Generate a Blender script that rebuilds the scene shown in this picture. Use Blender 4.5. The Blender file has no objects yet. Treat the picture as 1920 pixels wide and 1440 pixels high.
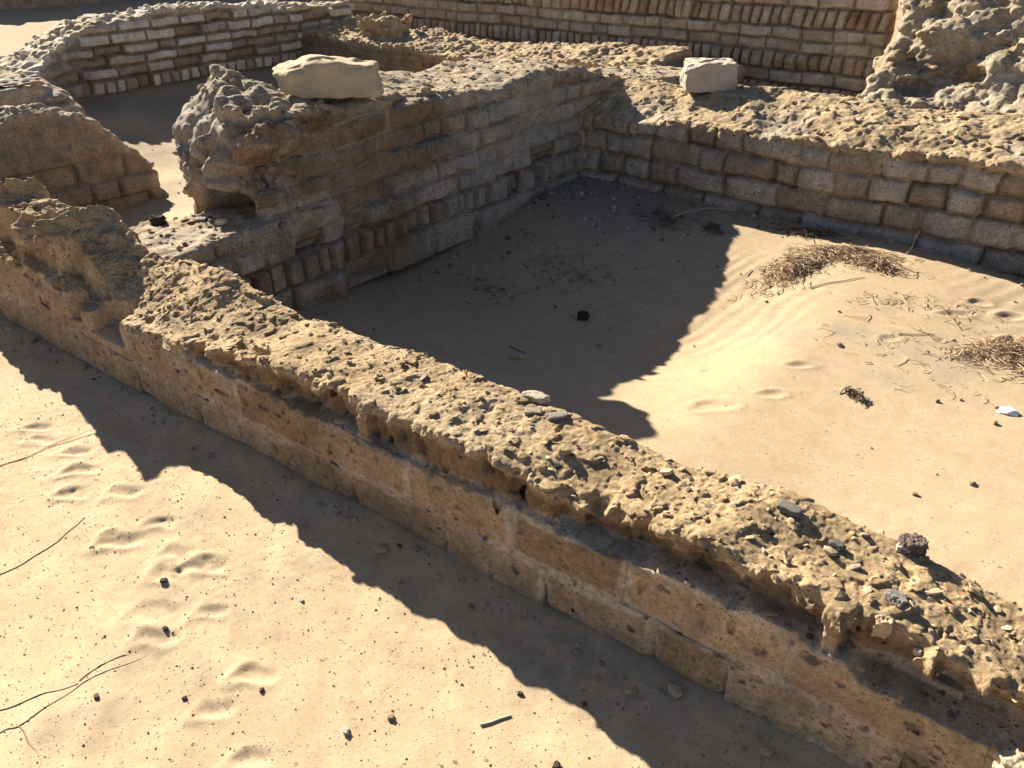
import bpy, math, numpy as np
from mathutils import Matrix, Vector
# ---------------------------------------------------------------- camera, sky, sun, exposure
# world axes: X runs along the foreground wall, Y across it (away from the viewer), Z up
SC = bpy.context.scene
CAM_H = 1.65
PITCH = math.radians(30.0)
FPX = 1550.0
cam_d = bpy.data.cameras.new("camera")
cam = bpy.data.objects.new("camera", cam_d)
SC.collection.objects.link(cam)
_r = Vector((.8, .6, 0))
_f = Vector((-.6 * math.cos(PITCH), .8 * math.cos(PITCH), -math.sin(PITCH)))
_u = _r.cross(_f)
M = Matrix((( _r.x, _u.x, -_f.x, 0), (_r.y, _u.y, -_f.y, 0), (_r.z, _u.z, -_f.z, CAM_H), (0, 0, 0, 1)))
cam.matrix_world = M
cam_d.sensor_fit = 'HORIZONTAL'
cam_d.sensor_width = 36.0
cam_d.lens = 36.0 * FPX / 1920.0
cam_d.clip_start = 0.05
cam_d.clip_end = 3000
SC.camera = cam

SUN = Vector((-1.88, .57, 1.0)).normalized()
elev = math.asin(SUN.z)
W = bpy.data.worlds.new("World")
SC.world = W
W.use_nodes = True
nt = W.node_tree
bg = nt.nodes['Background']
sky = nt.nodes.new('ShaderNodeTexSky')
sky.sky_type = 'NISHITA'
sky.sun_disc = False
sky.sun_elevation = elev
sky.sun_rotation = math.atan2(SUN.x, SUN.y)
sky.dust_density = .8
sky.air_density = .6
sky.ozone_density = .4
sky.altitude = 1000
nt.links.new(sky.outputs[0], bg.inputs[0])
bg.inputs[1].default_value = 0.05
sd = bpy.data.lights.new("sun", 'SUN')
sd.energy = 5.0
sd.angle = math.radians(.5)
sd.color = (1.0, .93, .80)
so = bpy.data.objects.new("sun", sd)
SC.collection.objects.link(so)
so.rotation_euler = SUN.to_track_quat('Z', 'Y').to_euler()
so.location = SUN * 20
SC.view_settings.view_transform = 'Standard'
SC.view_settings.look = 'None'
SC.view_settings.gamma = 1.0
SC.view_settings.exposure = 1.55

# ---------------------------------------------------------------- numpy noise
rng = np.random.default_rng(11)
f4 = np.float32
TB = (rng.random(64 ** 3).astype(f4) * 2 - 1)
PR = rng.random(64 ** 3 * 1).astype(f4)


def vn(x, y, z):
    """smooth value noise, about -1..1"""
    xi = np.floor(x); yi = np.floor(y); zi = np.floor(z)
    fx = (x - xi).astype(f4); fy = (y - yi).astype(f4); fz = (z - zi).astype(f4)
    xi = xi.astype(np.int32); yi = yi.astype(np.int32); zi = zi.astype(np.int32)
    fx = fx * fx * (3 - 2 * fx); fy = fy * fy * (3 - 2 * fy); fz = fz * fz * (3 - 2 * fz)
    x0 = (xi & 63) << 12; x1 = ((xi + 1) & 63) << 12
    y0 = (yi & 63) << 6; y1 = ((yi + 1) & 63) << 6
    z0 = zi & 63; z1 = (zi + 1) & 63
    a = TB[x0 + y0 + z0]; a += (TB[x1 + y0 + z0] - a) * fx
    b = TB[x0 + y1 + z0]; b += (TB[x1 + y1 + z0] - b) * fx
    c = TB[x0 + y0 + z1]; c += (TB[x1 + y0 + z1] - c) * fx
    d = TB[x0 + y1 + z1]; d += (TB[x1 + y1 + z1] - d) * fx
    a += (b - a) * fy
    c += (d - c) * fy
    return a + (c - a) * fz


def n3(x, y, z, f, o=0.0):
    return vn(x * f + o, y * f + o * 1.7 + 3.1, z * f + o * .6 + 7.7)


def fbm(x, y, z, f, oct=3, o=0.0, g=.5):
    s = 0; a = 1.0; t = 0
    for i in range(oct):
        s = s + a * n3(x, y, z, f, o + i * 11.3)
        t += a; a *= g; f *= 2.03
    return s / t


def wor(x, y, z, f, o=0.0, box=False):
    """cellular noise: distance to nearest of jittered cell centres (0..~.9) and the cell's random value"""
    x = x * f + o; y = y * f + o; z = z * f + o
    bx = np.floor(x - .5); by = np.floor(y - .5); bz = np.floor(z - .5)
    best = np.full(x.shape, 9., f4); idb = np.zeros(x.shape, f4)
    for i in (0, 1):
        for j in (0, 1):
            for k in (0, 1):
                cx = bx + i; cy = by + j; cz = bz + k
                h = (((cx.astype(np.int64) & 63) << 12) + ((cy.astype(np.int64) & 63) << 6) + (cz.astype(np.int64) & 63)).astype(np.int64)
                r0 = PR[h]; r1 = PR[(h * 7 + 13) & 262143]; r2 = PR[(h * 13 + 101) & 262143]
                ax = x - cx - .5 - (r0 - .5) * .6; ay = y - cy - .5 - (r1 - .5) * .6; az = z - cz - .5 - (r2 - .5) * .6
                d = np.maximum(np.maximum(ax * ax, ay * ay), az * az) if box else ax * ax + ay * ay + az * az
                m = d < best
                best = np.where(m, d, best).astype(f4); idb = np.where(m, r1, idb)
    return np.sqrt(best), idb


def ss(a, b, x):
    t = np.clip((x - a) / (b - a), 0, 1)
    return t * t * (3 - 2 * t)


def smax(a, b, k):
    h = np.clip(.5 + .5 * (a - b) / k, 0, 1)
    return b + (a - b) * h + k * h * (1 - h)


def smin(a, b, k):
    return -smax(-a, -b, k)


def tab(x, pts):
    p = np.array(pts, dtype=float)
    return np.interp(x, p[:, 0], p[:, 1]).astype(f4)


class Bricks:
    """running courses in a face; z lines with a kind per course: 's' stretchers, 'h' mixed, 'r' bricks on edge"""

    def __init__(self, zl, kinds, u0, u1, seed, L=.37, hd=.18, rw=.095):
        r = np.random.default_rng(seed)
        self.zl = np.array(zl, float); self.rows = []
        for k in kinds:
            u = u0 - r.random() * .4; b = [u]
            while u < u1 + .5:
                if k == 'r':
                    u += rw * (.82 + .36 * r.random())
                elif k == 's':
                    u += L * (.85 + .25 * r.random()) if r.random() > .12 else hd * (.9 + .3 * r.random())
                else:
                    u += L * (.8 + .3 * r.random()) if r.random() > .62 else hd * (.85 + .3 * r.random())
                b.append(u)
            n = len(b)
            self.rows.append((np.array(b), r.random(n + 2), r.random(n + 2), r.random(n + 2)))

    def ev(self, u, z, wob=.006, slant=None):
        u = u + wob * 1.5 * n3(u, z, z * 0 + 2.2, 9., 5.); z = z + wob * n3(u, z, z * 0, 7., 1.) + wob * n3(u, z, z * 0, 1.5, 3.)
        ci = np.clip(np.searchsorted(self.zl, z) - 1, 0, len(self.rows) - 1)
        du = np.full(u.shape, 9., f4); h = np.zeros(u.shape, f4); h2 = np.zeros(u.shape, f4); h3 = np.zeros(u.shape, f4)
        for c, (b, ra, rb, rc) in enumerate(self.rows):
            m = ci == c
            if not m.any():
                continue
            uu = u[m]
            if slant and c in slant:
                uu = uu - slant[c] * (z[m] - self.zl[c])
            i = np.clip(np.searchsorted(b, uu) - 1, 0, len(b) - 2)
            du[m] = np.minimum(uu - b[i], b[i + 1] - uu)
            h[m] = ra[i]; h2[m] = rb[i]; h3[m] = rc[i]
        dz = np.minimum(z - self.zl[ci], self.zl[ci + 1] - z)
        return du, dz, h, h2, h3, ci


def edge(du, dz, r):
    a = np.maximum(r - du, 0); b = np.maximum(r - dz, 0)
    return np.clip(np.sqrt(a * a + b * b) / r, 0, 1.25)


# ---------------------------------------------------------------- meshing of fields (surface nets)
def nets(F, gx, gy, gz):
    S = F < 0
    nx, ny, nz = F.shape
    c = np.zeros((nx - 1, ny - 1, nz - 1), np.uint8)
    for i in (0, 1):
        for j in (0, 1):
            for k in (0, 1):
                c += S[i:nx - 1 + i, j:ny - 1 + j, k:nz - 1 + k]
    idx = np.flatnonzero((c > 0) & (c < 8))
    vid = np.full(c.size, -1, np.int32); vid[idx] = np.arange(len(idx)); vid = vid.reshape(c.shape)
    I, J, K = np.unravel_index(idx, c.shape)
    cf = {}
    for i in (0, 1):
        for j in (0, 1):
            for k in (0, 1):
                cf[i, j, k] = F[I + i, J + j, K + k]
    P = np.zeros((len(idx), 3)); N = np.zeros(len(idx))
    for ax in range(3):
        o = [a for a in range(3) if a != ax]
        for p in (0, 1):
            for q in (0, 1):
                a = [0, 0, 0]; a[o[0]] = p; a[o[1]] = q; b = list(a); b[ax] = 1
                fa = cf[tuple(a)]; fb = cf[tuple(b)]
                m = (fa < 0) != (fb < 0)
                t = np.where(m, fa / np.where(m, fa - fb, 1), 0)
                P[:, ax] += np.where(m, t, 0); P[:, o[0]] += m * p; P[:, o[1]] += m * q
                N += m
    P /= N[:, None]
    out = np.stack([gx[I] + P[:, 0] * (gx[I + 1] - gx[I]), gy[J] + P[:, 1] * (gy[J + 1] - gy[J]), gz[K] + P[:, 2] * (gz[K + 1] - gz[K])], 1)
    Q = []
    for ax in range(3):
        sl0 = [slice(None)] * 3; sl1 = [slice(None)] * 3
        sl0[ax] = slice(0, -1); sl1[ax] = slice(1, None)
        A = S[tuple(sl0)]; B = S[tuple(sl1)]
        e = np.nonzero(A != B)
        e = [x for x in e]
        a1 = (ax + 1) % 3; a2 = (ax + 2) % 3
        ok = (e[a1] > 0) & (e[a2] > 0) & (e[a1] < F.shape[a1] - 1) & (e[a2] < F.shape[a2] - 1)
        e = [x[ok] for x in e]
        ins = A[tuple(e)]
        qs = []
        for d1, d2 in ((1, 1), (0, 1), (0, 0), (1, 0)):
            k = list(e); k[a1] = e[a1] - d1; k[a2] = e[a2] - d2
            qs.append(vid[tuple(k)])
        q = np.stack(qs, 1)
        q[~ins] = q[~ins][:, ::-1]
        Q.append(q)
    return out, np.concatenate(Q)


def field_mesh(gx, gy, gz, base, fine, band):
    B = 4
    def fit(g):
        n = len(g) // B * B
        return np.asarray(g[:n], float)
    gx, gy, gz = fit(gx), fit(gy), fit(gz)
    m, n, l = len(gx) // B, len(gy) // B, len(gz) // B
    cx = gx.reshape(m, B).mean(1); cy = gy.reshape(n, B).mean(1); cz = gz.reshape(l, B).mean(1)
    X, Y, Z = [a.astype(f4) for a in np.meshgrid(cx, cy, cz, indexing='ij')]
    d = base(X, Y, Z).astype(f4)
    hd = np.sqrt((np.gradient(gx).reshape(m, B).max(1)[:, None, None] * 2.2) ** 2 + (np.gradient(gy).reshape(n, B).max(1)[None, :, None] * 2.2) ** 2 + (np.gradient(gz).reshape(l, B).max(1)[None, None, :] * 2.2) ** 2)
    bi, bj, bk = np.nonzero(np.abs(d) < band + hd)
    F = np.repeat(np.repeat(np.repeat(d, B, 0), B, 1), B, 2)
    F6 = F.reshape(m, B, n, B, l, B)
    GX = gx.reshape(m, B); GY = gy.reshape(n, B); GZ = gz.reshape(l, B)
    ch = 24000
    for s in range(0, len(bi), ch):
        a, b, c = bi[s:s + ch], bj[s:s + ch], bk[s:s + ch]
        k = len(a)
        x = np.broadcast_to(GX[a][:, :, None, None], (k, B, B, B)).reshape(-1).astype(f4)
        y = np.broadcast_to(GY[b][:, None, :, None], (k, B, B, B)).reshape(-1).astype(f4)
        z = np.broadcast_to(GZ[c][:, None, None, :], (k, B, B, B)).reshape(-1).astype(f4)
        F6[a, :, b, :, c, :] = fine(x, y, z).reshape(k, B, B, B)
    for ax in range(3):
        G = np.moveaxis(F, ax, 0)
        G[0] = np.maximum(G[0], .002); G[-1] = np.maximum(G[-1], .002)
    return nets(F, gx, gy, gz)


def warp(a, b, s0, s1):
    """points from a to b with spacing going from s0 to s1"""
    out = [a]
    while out[-1] < b:
        t = (out[-1] - a) / (b - a)
        out.append(out[-1] + s0 + (s1 - s0) * t)
    return np.array(out)


ALB = .70


def mk(name, V, Q, mat, col=None, org=None, parent=None, smooth=True):
    V = np.asarray(V, float)
    if org is None:
        org = np.array([(V[:, 0].min() + V[:, 0].max()) / 2, (V[:, 1].min() + V[:, 1].max()) / 2, V[:, 2].min()])
    me = bpy.data.meshes.new(name)
    me.vertices.add(len(V)); me.vertices.foreach_set('co', (V - org).astype(f4).ravel())
    k = Q.shape[1]
    me.loops.add(Q.size); me.loops.foreach_set('vertex_index', Q.astype(np.int32).ravel())
    me.polygons.add(len(Q)); me.polygons.foreach_set('loop_start', np.arange(0, Q.size, k, dtype=np.int32))
    me.polygons.foreach_set('use_smooth', np.full(len(Q), smooth))
    me.update(calc_edges=True)
    if col is not None:
        at = me.color_attributes.new('Col', 'FLOAT_COLOR', 'POINT')
        c = np.ones((len(V), 4), f4); c[:, :3] = col * ALB
        at.data.foreach_set('color', c.ravel())
    me.materials.append(mat)
    o = bpy.data.objects.new(name, me)
    SC.collection.objects.link(o)
    o.location = org
    if parent:
        o.parent = parent
    return o


def tag(o, label=None, cat=None, group=None, kind=None):
    if label: o['label'] = label
    if cat: o['category'] = cat
    if group: o['group'] = group
    if kind: o['kind'] = kind
    return o


def mixc(a, b, t):
    t = np.asarray(t)[:, None]
    return a * (1 - t) + b * t


def C(*v):
    return np.array([v], f4)


# ---------------------------------------------------------------- materials
def mat_earth(name, bump=.35, bscale=110., speck=.5, rough=.95, mott=.35, spsc=85.):
    m = bpy.data.materials.new(name); m.use_nodes = True
    t = m.node_tree; N = t.nodes; L = t.links
    b = N['Principled BSDF']; b.inputs['Roughness'].default_value = rough
    b.inputs['Specular IOR Level'].default_value = .15
    at = N.new('ShaderNodeAttribute'); at.attribute_name = 'Col'
    g = N.new('ShaderNodeNewGeometry')
    def noise(sc, det=3., rg=.55):
        n = N.new('ShaderNodeTexNoise'); n.inputs['Scale'].default_value = sc; n.inputs['Detail'].default_value = det
        n.inputs['Roughness'].default_value = rg; L.new(g.outputs['Position'], n.inputs['Vector']); return n
    def mr(src, a, bb, c, d):
        r = N.new('ShaderNodeMapRange'); r.inputs[1].default_value = a; r.inputs[2].default_value = bb
        r.inputs[3].default_value = c; r.inputs[4].default_value = d; L.new(src, r.inputs[0]); return r.outputs[0]
    n1 = noise(9., 5., .65); n2 = noise(70., 4., .65)
    v1 = mr(n1.outputs[0], .3, .7, 1 - mott, 1 + mott)
    v2 = mr(n2.outputs[0], .3, .7, 1 - mott * .8, 1 + mott * .8)
    mm = N.new('ShaderNodeMath'); mm.operation = 'MULTIPLY'; L.new(v1, mm.inputs[0]); L.new(v2, mm.inputs[1])
    mx = N.new('ShaderNodeVectorMath'); mx.operation = 'SCALE'; L.new(at.outputs['Color'], mx.inputs[0]); L.new(mm.outputs[0], mx.inputs['Scale'])
    col = mx.outputs[0]
    if speck > 0:
        # dark charcoal grains and pale straw / shell grains inside the mud
        for sc, thr, cc, off in ((spsc, .075 * speck, (.05, .038, .03, 1), 0.), (spsc * 1.9, .022 * speck, (.50, .43, .33, 1), 4.), (spsc * .45, .03 * speck, (.07, .05, .035, 1), 9.), (spsc * 1.6, .09 * speck, (.10, .07, .05, 1), 6.)):
            w = N.new('ShaderNodeMapping'); w.inputs['Location'].default_value = (off, off * 2, off); w.inputs['Scale'].default_value = (1, 1.25, 1.6)
            L.new(g.outputs['Position'], w.inputs['Vector'])
            nn = noise(sc * 1.3, 2.)
            ad = N.new('ShaderNodeMix'); ad.data_type = 'VECTOR'; ad.inputs[0].default_value = .012
            L.new(w.outputs[0], ad.inputs[4]); L.new(nn.outputs['Color'], ad.inputs[5])
            v = N.new('ShaderNodeTexVoronoi'); v.inputs['Scale'].default_value = sc; L.new(ad.outputs[1], v.inputs['Vector'])
            sx = N.new('ShaderNodeSeparateColor'); L.new(v.outputs['Color'], sx.inputs[0])
            pick = mr(sx.outputs[0], 1 - thr * 3.2, 1 - thr * 3.2 + .02, 0, 1)
            rad = mr(v.outputs['Distance'], .30, .42, 1, 0)
            cl = mr(n1.outputs[0], .36, .6, .15, 1)
            mq = N.new('ShaderNodeMath'); mq.operation = 'MULTIPLY'; L.new(rad, mq.inputs[0]); L.new(cl, mq.inputs[1]); rad = mq.outputs[0]
            mu = N.new('ShaderNodeMath'); mu.operation = 'MULTIPLY'; L.new(pick, mu.inputs[0]); L.new(rad, mu.inputs[1])
            mu2 = N.new('ShaderNodeMath'); mu2.operation = 'MULTIPLY'; mu2.inputs[1].default_value = .8; L.new(mu.outputs[0], mu2.inputs[0])
            mc = N.new('ShaderNodeMix'); mc.data_type = 'RGBA'; L.new(mu2.outputs[0], mc.inputs[0]); L.new(col, mc.inputs[6]); mc.inputs[7].default_value = cc
            col = mc.outputs[2]
    L.new(col, b.inputs['Base Color'])
    nb = noise(bscale, 6., .68)
    nb2 = noise(bscale * 4., 3., .6)
    ms = N.new('ShaderNodeMath'); ms.operation = 'MULTIPLY_ADD'; L.new(nb2.outputs[0], ms.inputs[0]); ms.inputs[1].default_value = .3; L.new(nb.outputs[0], ms.inputs[2])
    bu = N.new('ShaderNodeBump'); bu.inputs['Strength'].default_value = bump; bu.inputs['Distance'].default_value = .012
    L.new(ms.outputs[0], bu.inputs['Height']); L.new(bu.outputs[0], b.inputs['Normal'])
    return m


M_MUD = mat_earth('mudbrick', bump=.38, bscale=95., speck=.9)
M_FAR = mat_earth('mudbrick_pale', bump=.4, bscale=60., speck=.35, spsc=60.)
M_SAND = mat_earth('sand', bump=.30, bscale=210., speck=.30, mott=.10, spsc=130.)
M_STONE = mat_earth('limestone', bump=.3, bscale=60., speck=.12, mott=.12)
M_CHIP = mat_earth('rubble', bump=.3, bscale=200., speck=0., mott=.2)
M_STRAW = mat_earth('straw', bump=.0, bscale=200., speck=0., mott=.15, rough=.7)

BROWN = C(.43, .305, .185); BROWN2 = C(.51, .365, .225); DKBR = C(.255, .165, .09); GREYM = C(.60, .51, .39); DUST = C(.60, .435, .25)
GREYB = C(.61, .515, .40); PALEB = C(.88, .76, .59); SANDC = C(.62, .457, .28); SANDG = C(.44, .345, .24)

# ================================================================ the walls
# ---- foreground wall
nb_ = Bricks([-.16, .015, .155, .305, .45, .60], 'sssss', -5.4, 1.2, 5, L=.37)
NF = [(-5.2, .31), (-4.12, .31), (-4.04, .36), (-3.5, .37), (-3.24, .37), (-3.17, .29), (-2.93, .28), (-2.85, .32), (-2.6, .33), (-2.4, .37), (-2.0, .41), (-1.6, .41), (-1.3, .43), (-1.1, .42), (-.9, .39), (-.67, .40), (-.5, .43), (-.4, .40), (-.2, .40), (0, .385), (.15, .37), (.9, .38)]
NBk = [(-5.2, .36), (-4.15, .37), (-4.05, .42), (-3.99, .56), (-3.95, .60), (-3.88, .51), (-3.72, .53), (-3.62, .50), (-3.55, .55), (-3.48, .49), (-3.42, .50), (-3.36, .60), (-3.31, .53), (-3.19, .47), (-3.12, .45), (-2.92, .46), (-2.57, .49), (-2.4, .45), (-2.14, .405), (-1.85, .43), (-1.2, .455), (-1.05, .445), (-.7, .42), (-.45, .445), (-.16, .43), (.1, .38), (.9, .39)]
REC = [(-5.2, .0), (-2.44, .0), (-2.42, .09), (-2.30, .10), (-2.285, .045), (-2.1, .055), (-2.09, .03), (-1.93, .035), (-1.915, .075), (-1.59, .085), (-1.575, .012), (-1.545, .014), (-1.535, .07), (-1.33, .075), (-1.32, .03), (-1.13, .035), (-1.12, .055), (-.99, .06), (-.98, .025), (-.9, .03), (-.885, .10), (-.56, .13), (-.4, .13), (-.235, .11), (-.222, .015), (-.19, .02), (-.18, .12), (.05, .16), (.22, .15), (.24, .05), (.5, .08), (.9, .05)]


def n_top(x, y):
    f = tab(x, NF); b = tab(x, NBk)
    kz = ss(-3.02, -3.24, x)           # the higher lump at the left end has a steep step
    t = np.clip((y - 1.40) / .30, 0, 1)
    ys = 1.455 - .115 * ss(-3.62, -3.57, x) * ss(-3.27, -3.33, x)
    ts = ss(ys - .012, ys + .014, y)
    t = t * (1 - kz) + ts * kz
    z = f + (b - f) * t
    z = z - .10 * ss(1.62, 1.74, y) ** 2 + .014 * n3(x, y, x * 0, 5., 2.) + .006 * n3(x, y, x * 0, 13., 4.)
    # bowl-like hollow at the far left of the wall
    z = z - .07 * np.exp(-(((x + 4.55) / .16) ** 2 + ((y - 1.62) / .10) ** 2))
    return z


def n_base(x, y, z):
    zt = n_top(x, y)
    yf = 1.35 + .018 * n3(x, y * 0, z * .3, 1.6, 8.)
    db = y - (1.735 + .02 * n3(x, y * 0, z, 3., 9.))
    yf = yf + .6 * tab(x, REC) * ss(-.006, .012, z - .305) * (1 - .45 * ss(-.05, -.03, z - zt))
    return smax(smax(yf - y, db, .02), (z - zt) * .9, .03)


def n_fine(x, y, z):
    zt = n_top(x, y)
    near = ss(-.10, -.02, z - zt)                    # close to the top crust
    du, dz, h, h2, h3, ci = nb_.ev(x, z)
    e = edge(du, dz, .032)
    jd = .006 + .018 * ss(.16, .06, z) * (h2 > .35)          # lowest course has open joints
    yf = 1.35 + .018 * n3(x, y * 0, z * .3, 1.6, 8.) + jd * e ** 2 + (h - .5) * .010
    # weathered-out upper course
    xr = x + .012 * n3(x, y, z, 22., 1.)
    rec = tab(xr, REC) * .60
    lip = .305 + .014 * n3(x, y * 0, z * 0, 9., 6.) + .012 * n3(x, y * 0, z * 0, 31., 2.) - .035 * ss(-.2, -.1, x)
    cc = np.floor(xr / .062 + .9 * n3(x, y * 0, z * .4, 14., 71.)).astype(np.int64)
    c1 = PR[(cc * 7919) & 262143]; c2 = PR[(cc * 104729 + 17) & 262143]
    crust = ss(-.050, -.032, z - zt + (c1 - .5) * .045 + .010 * n3(x, y * 0, z, 14., 3.) + .012 * n3(x, y, z, 40., 3.))
    up = ss(-.006, .012, z - lip)
    yf = yf + rec * up * (1 - (.20 + .45 * c2) * crust) + .018 * up * (rec > .02) * n3(x, y, z, 26., 7.)
    yf = yf + .007 * n3(x, y * 0, z, 6.5, 19.) + .004 * n3(x, y * 0, z, 19., 9.)
    # rubble filling the ledge
    yf = yf - .03 * up * (rec > .03) * ss(.05, .0, z - lip) * ss(-.35, .35, n3(x, y * 0, z * 0, 12., 23.))
    # left end: broken course, ledge at about .36 with the lump behind
    kl = ss(-2.84, -2.87, xr) * ss(-3.22, -3.18, xr)
    yf = yf + kl * .14 * ss(.20, .225, z + .02 * n3(x, y, z, 12.)) * ss(1.0, .3, n3(x, y, z * 0, 9., 2.) + .3)
    dt = (z - zt) * .9
    yf = yf + .06 * ss(-3.6, -3.55, xr) * ss(-3.28, -3.33, xr) * ss(.36, .385, z) * ss(.475, .44, z)
    d = smax(yf - y, dt, .012 + .012 * near)
    d = smax(d, y - (1.735 + .02 * n3(x, y * 0, z, 3., 9.)), .03)
    # roughness
    up2 = np.maximum(near, up * (rec > .02))
    d = d + (.0035 + .0022 * up2 - .002 * near) * fbm(x, y, z, 20., 4, 3., .6)
    rg = .15 + .85 * ss(.0, .5, fbm(x, y, z, 3.4, 2, 15.))          # smooth dusty patches and clotted patches
    # flaky layers: low scarps between nearly flat plates
    q = 2.6 * fbm(x, y, z * 0, 11., 4, 61., .6) + .8 * n3(x, y, z * 0, 60., 3.)
    qf = np.floor(q); tr = qf + ss(.72, .98, q - qf)
    d = d - near * .0052 * (.5 + .5 * rg) * (tr - q * .6)
    w, wi = wor(x, y, z * 1.5, 34., 2.)
    # broken lump at the left end
    wb, _ = wor(x, y, z, 11., 9., True)
    kf = ss(-2.95, -3.1, x) * ss(.27, .33, z)
    d = d + kf * (.045 * (wb - .36) + .016 * fbm(x, y, z, 18., 3, 12.))
    d = d + up2 * rg * (.002 * (w - .45)) + near * .0042 * (.4 + .6 * rg) * fbm(x * .75 + y * .4, y * 1.25 - x * .4, z * 0, 40., 4, 33., .62)
    d = d + up2 * (.0006 + .001 * rg) * n3(x * 1.0, y, z * 1.6, 75., 5.) + up2 * .0016 * fbm(x, y, z, 110., 2, 8.)
    p = n3(x, y, z, 42., 21.)
    d = d + up2 * (.013 - .005 * near) * ss(.58, .72, p + .22 * near * (rg - .75)) + .010 * (1 - .85 * near) * ss(.5, .75, n3(x, y, z, 44., 31.)) + .012 * ss(.55, .8, n3(x, y, z, 17., 81.)) * (1 - near)
    # bigger holes in the broken zone
    hl = n3(x, y, z, 15., 41.)
    d = d + up2 * ss(.5, .8, hl) * .034 * (1 - .9 * ss(1.42, 1.46, y))
    # thin crust plates lifting off the top
    fl = n3(x * .6 + y * .8, y * .6 - x * .8, z * 4., 27., 51.)
    d = d - near * .006 * ss(.38, .46, fl)
    return d


def n_col(P):
    x, y, z = P.T
    du, dz, h, h2, h3, ci = nb_.ev(x, z)
    zt = n_top(x, y)
    c = mixc(BROWN, BROWN2, h); c = mixc(c, DKBR, .55 * (h2 > .8))
    wv = .014 + .013 * n3(x, y, z, 9., 6.)
    jt = ss(wv + .008, wv - .004, np.minimum(du, dz)) * ss(-.5, .0, n3(x, y, z, 4., 12.))
    c = mixc(c, GREYM * 1.05, .80 * jt * (.6 + .4 * n3(x, y, z, 8., 44.)))
    wash = ss(.15, .6, fbm(x, y, z, 4.5, 3, 14.))
    c = mixc(c, GREYM, .55 * wash * ss(.12, .0, z) + .15 * wash)
    stain = ss(.35, .7, n3(x * .8, y, z * 2.2, 7., 33.)) * ss(.24, .30, z) * ss(.36, .30, z)
    c = mixc(c, C(.20, .165, .13), .75 * stain)
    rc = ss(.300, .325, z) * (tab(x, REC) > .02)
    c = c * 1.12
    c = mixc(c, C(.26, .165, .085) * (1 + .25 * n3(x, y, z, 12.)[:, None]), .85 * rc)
    near = ss(-.045, -.012, z - zt)
    cr = mixc(DUST, C(.54, .395, .235), .5 + .5 * fbm(x, y, z, 6., 3, 5.))
    cr = mixc(cr, C(.56, .45, .31), .5 * ss(.1, .6, n3(x, y, z, 3.3, 9.)))
    c = mixc(c, cr * np.array([.93, .885, .82], f4), near)
    return c


gx = warp(-5.1, .80, .0062, .0027)
V, Q = field_mesh(gx, np.arange(1.26, 1.80, .0036), np.arange(-.05, .62, .0036), n_base, n_fine, .058)
NV = V
near_wall = mk('mudbrick_wall', V, Q, M_MUD, n_col(V))
tag(near_wall, 'long low mudbrick wall crossing the foreground diagonally, rubbly sunlit top and smooth shaded near face', 'wall', 'ruined mudbrick walls')

# ---- left cross wall with the limestone block on it
lb_ = Bricks([-.12, .075, .215, .32, .43, .54, .65, .76, .88, 1.0, 1.12], 'srhsshssss', 1.5, 7.8, 21, L=.36, hd=.17, rw=.098)
LT = [(1.6, .9), (2.15, .86), (2.5, .87), (2.75, .83), (3.2, .80), (3.5, .79), (3.8, .74), (4.0, .73), (4.3, .77), (4.9, .73), (5.3, .64), (5.6, .56), (6.2, .50), (6.8, .46), (7.6, .42)]


def l_parts(x, y, z, fine):
    # high body
    zt = tab(y, LT) + .10 * ss(-3.2, -3.45, x) * ss(2.75, 2.55, y) + .02 * n3(x, y, x * 0, 4.) + .012 * n3(x, y, x * 0, 11., 4.)
    zt = zt + .03 * ss(-3.2, -3.5, x) * ss(3., 3.3, y) * ss(4.2, 3.8, y)
    if fine:
        du, dz, h, h2, h3, ci = lb_.ev(y, z, .011)
        e = edge(du, dz, .022 + .010 * n3(y, z, z * 0, 5., 2.))
        er = .25 + .75 * ss(-.2, .4, n3(x * 0, y, z, 2.0, 3.) + .35 * ss(3.2, 3.8, y) - .25 * ss(.5, .7, z))    # where joints have opened
        sold = ss(.225, .205, z) * ss(.065, .085, z)
        er = np.maximum(er, ss(.30, .24, z))
        ins = (.004 + .030 * er) * e ** 1.4 + .03 * sold * e + (h - .5) * (.012 + .034 * er) + .035 * (h2 > .88) * er
        ins = ins - .035 * ss(.225, .205, z) * 0 + .02 * ss(.45, .3, z) * -1
        xf = -3.07 - ins + .02 * n3(x * 0, y, z, 3., 2.)
    else:
        xf = -3.07 + .02 * n3(x * 0, y, z, 3., 2.)
    ye = 2.20 + .30 * ss(.70, .95, z) * ss(-3.25, -3.7, x) + .22 * ss(.55, .46, z) * np.exp(-((x + 3.38) / .17) ** 4) + .06 * ss(-3.6, -3.85, x) + .06 * n3(x, y * 0, z, 6., 7.)
    d = smax(x - xf, -3.80 - x, .03)
    d = smax(d, ye - y, .07)
    d = smax(d, y - 7.62, .04)
    nod = (np.sqrt(((x + 3.08) / .10) ** 2 + ((y - 2.34) / .15) ** 2 + ((z - .775) / .095) ** 2) - 1) * .09
    d = smin(d, nod, .05)
    d = smax(d, (z - zt) * .9, .05)
    # low stub joining the foreground wall (a blocked doorway sill)
    zs = .40 - .04 * ss(-3.3, -3.6, x) + .015 * n3(x, y, x * 0, 8., 3.)
    xs = -3.04 + .015 * n3(x * 0, y, z, 4., 9.)
    if fine:
        xs = xs - ins
    ds = smax(smax(x - xs, -3.62 - x + .04 * n3(x * 0, y, z, 7.), .03), (z - zs) * .9, .025)
    ds = smax(ds, y - 2.62, .02)
    ds = smax(ds, 1.66 - y, .02)
    return d, ds, zt, zs


def l_base(x, y, z):
    d, ds, zt, zs = l_parts(x, y, z, False)
    return np.minimum(d, ds)


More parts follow.
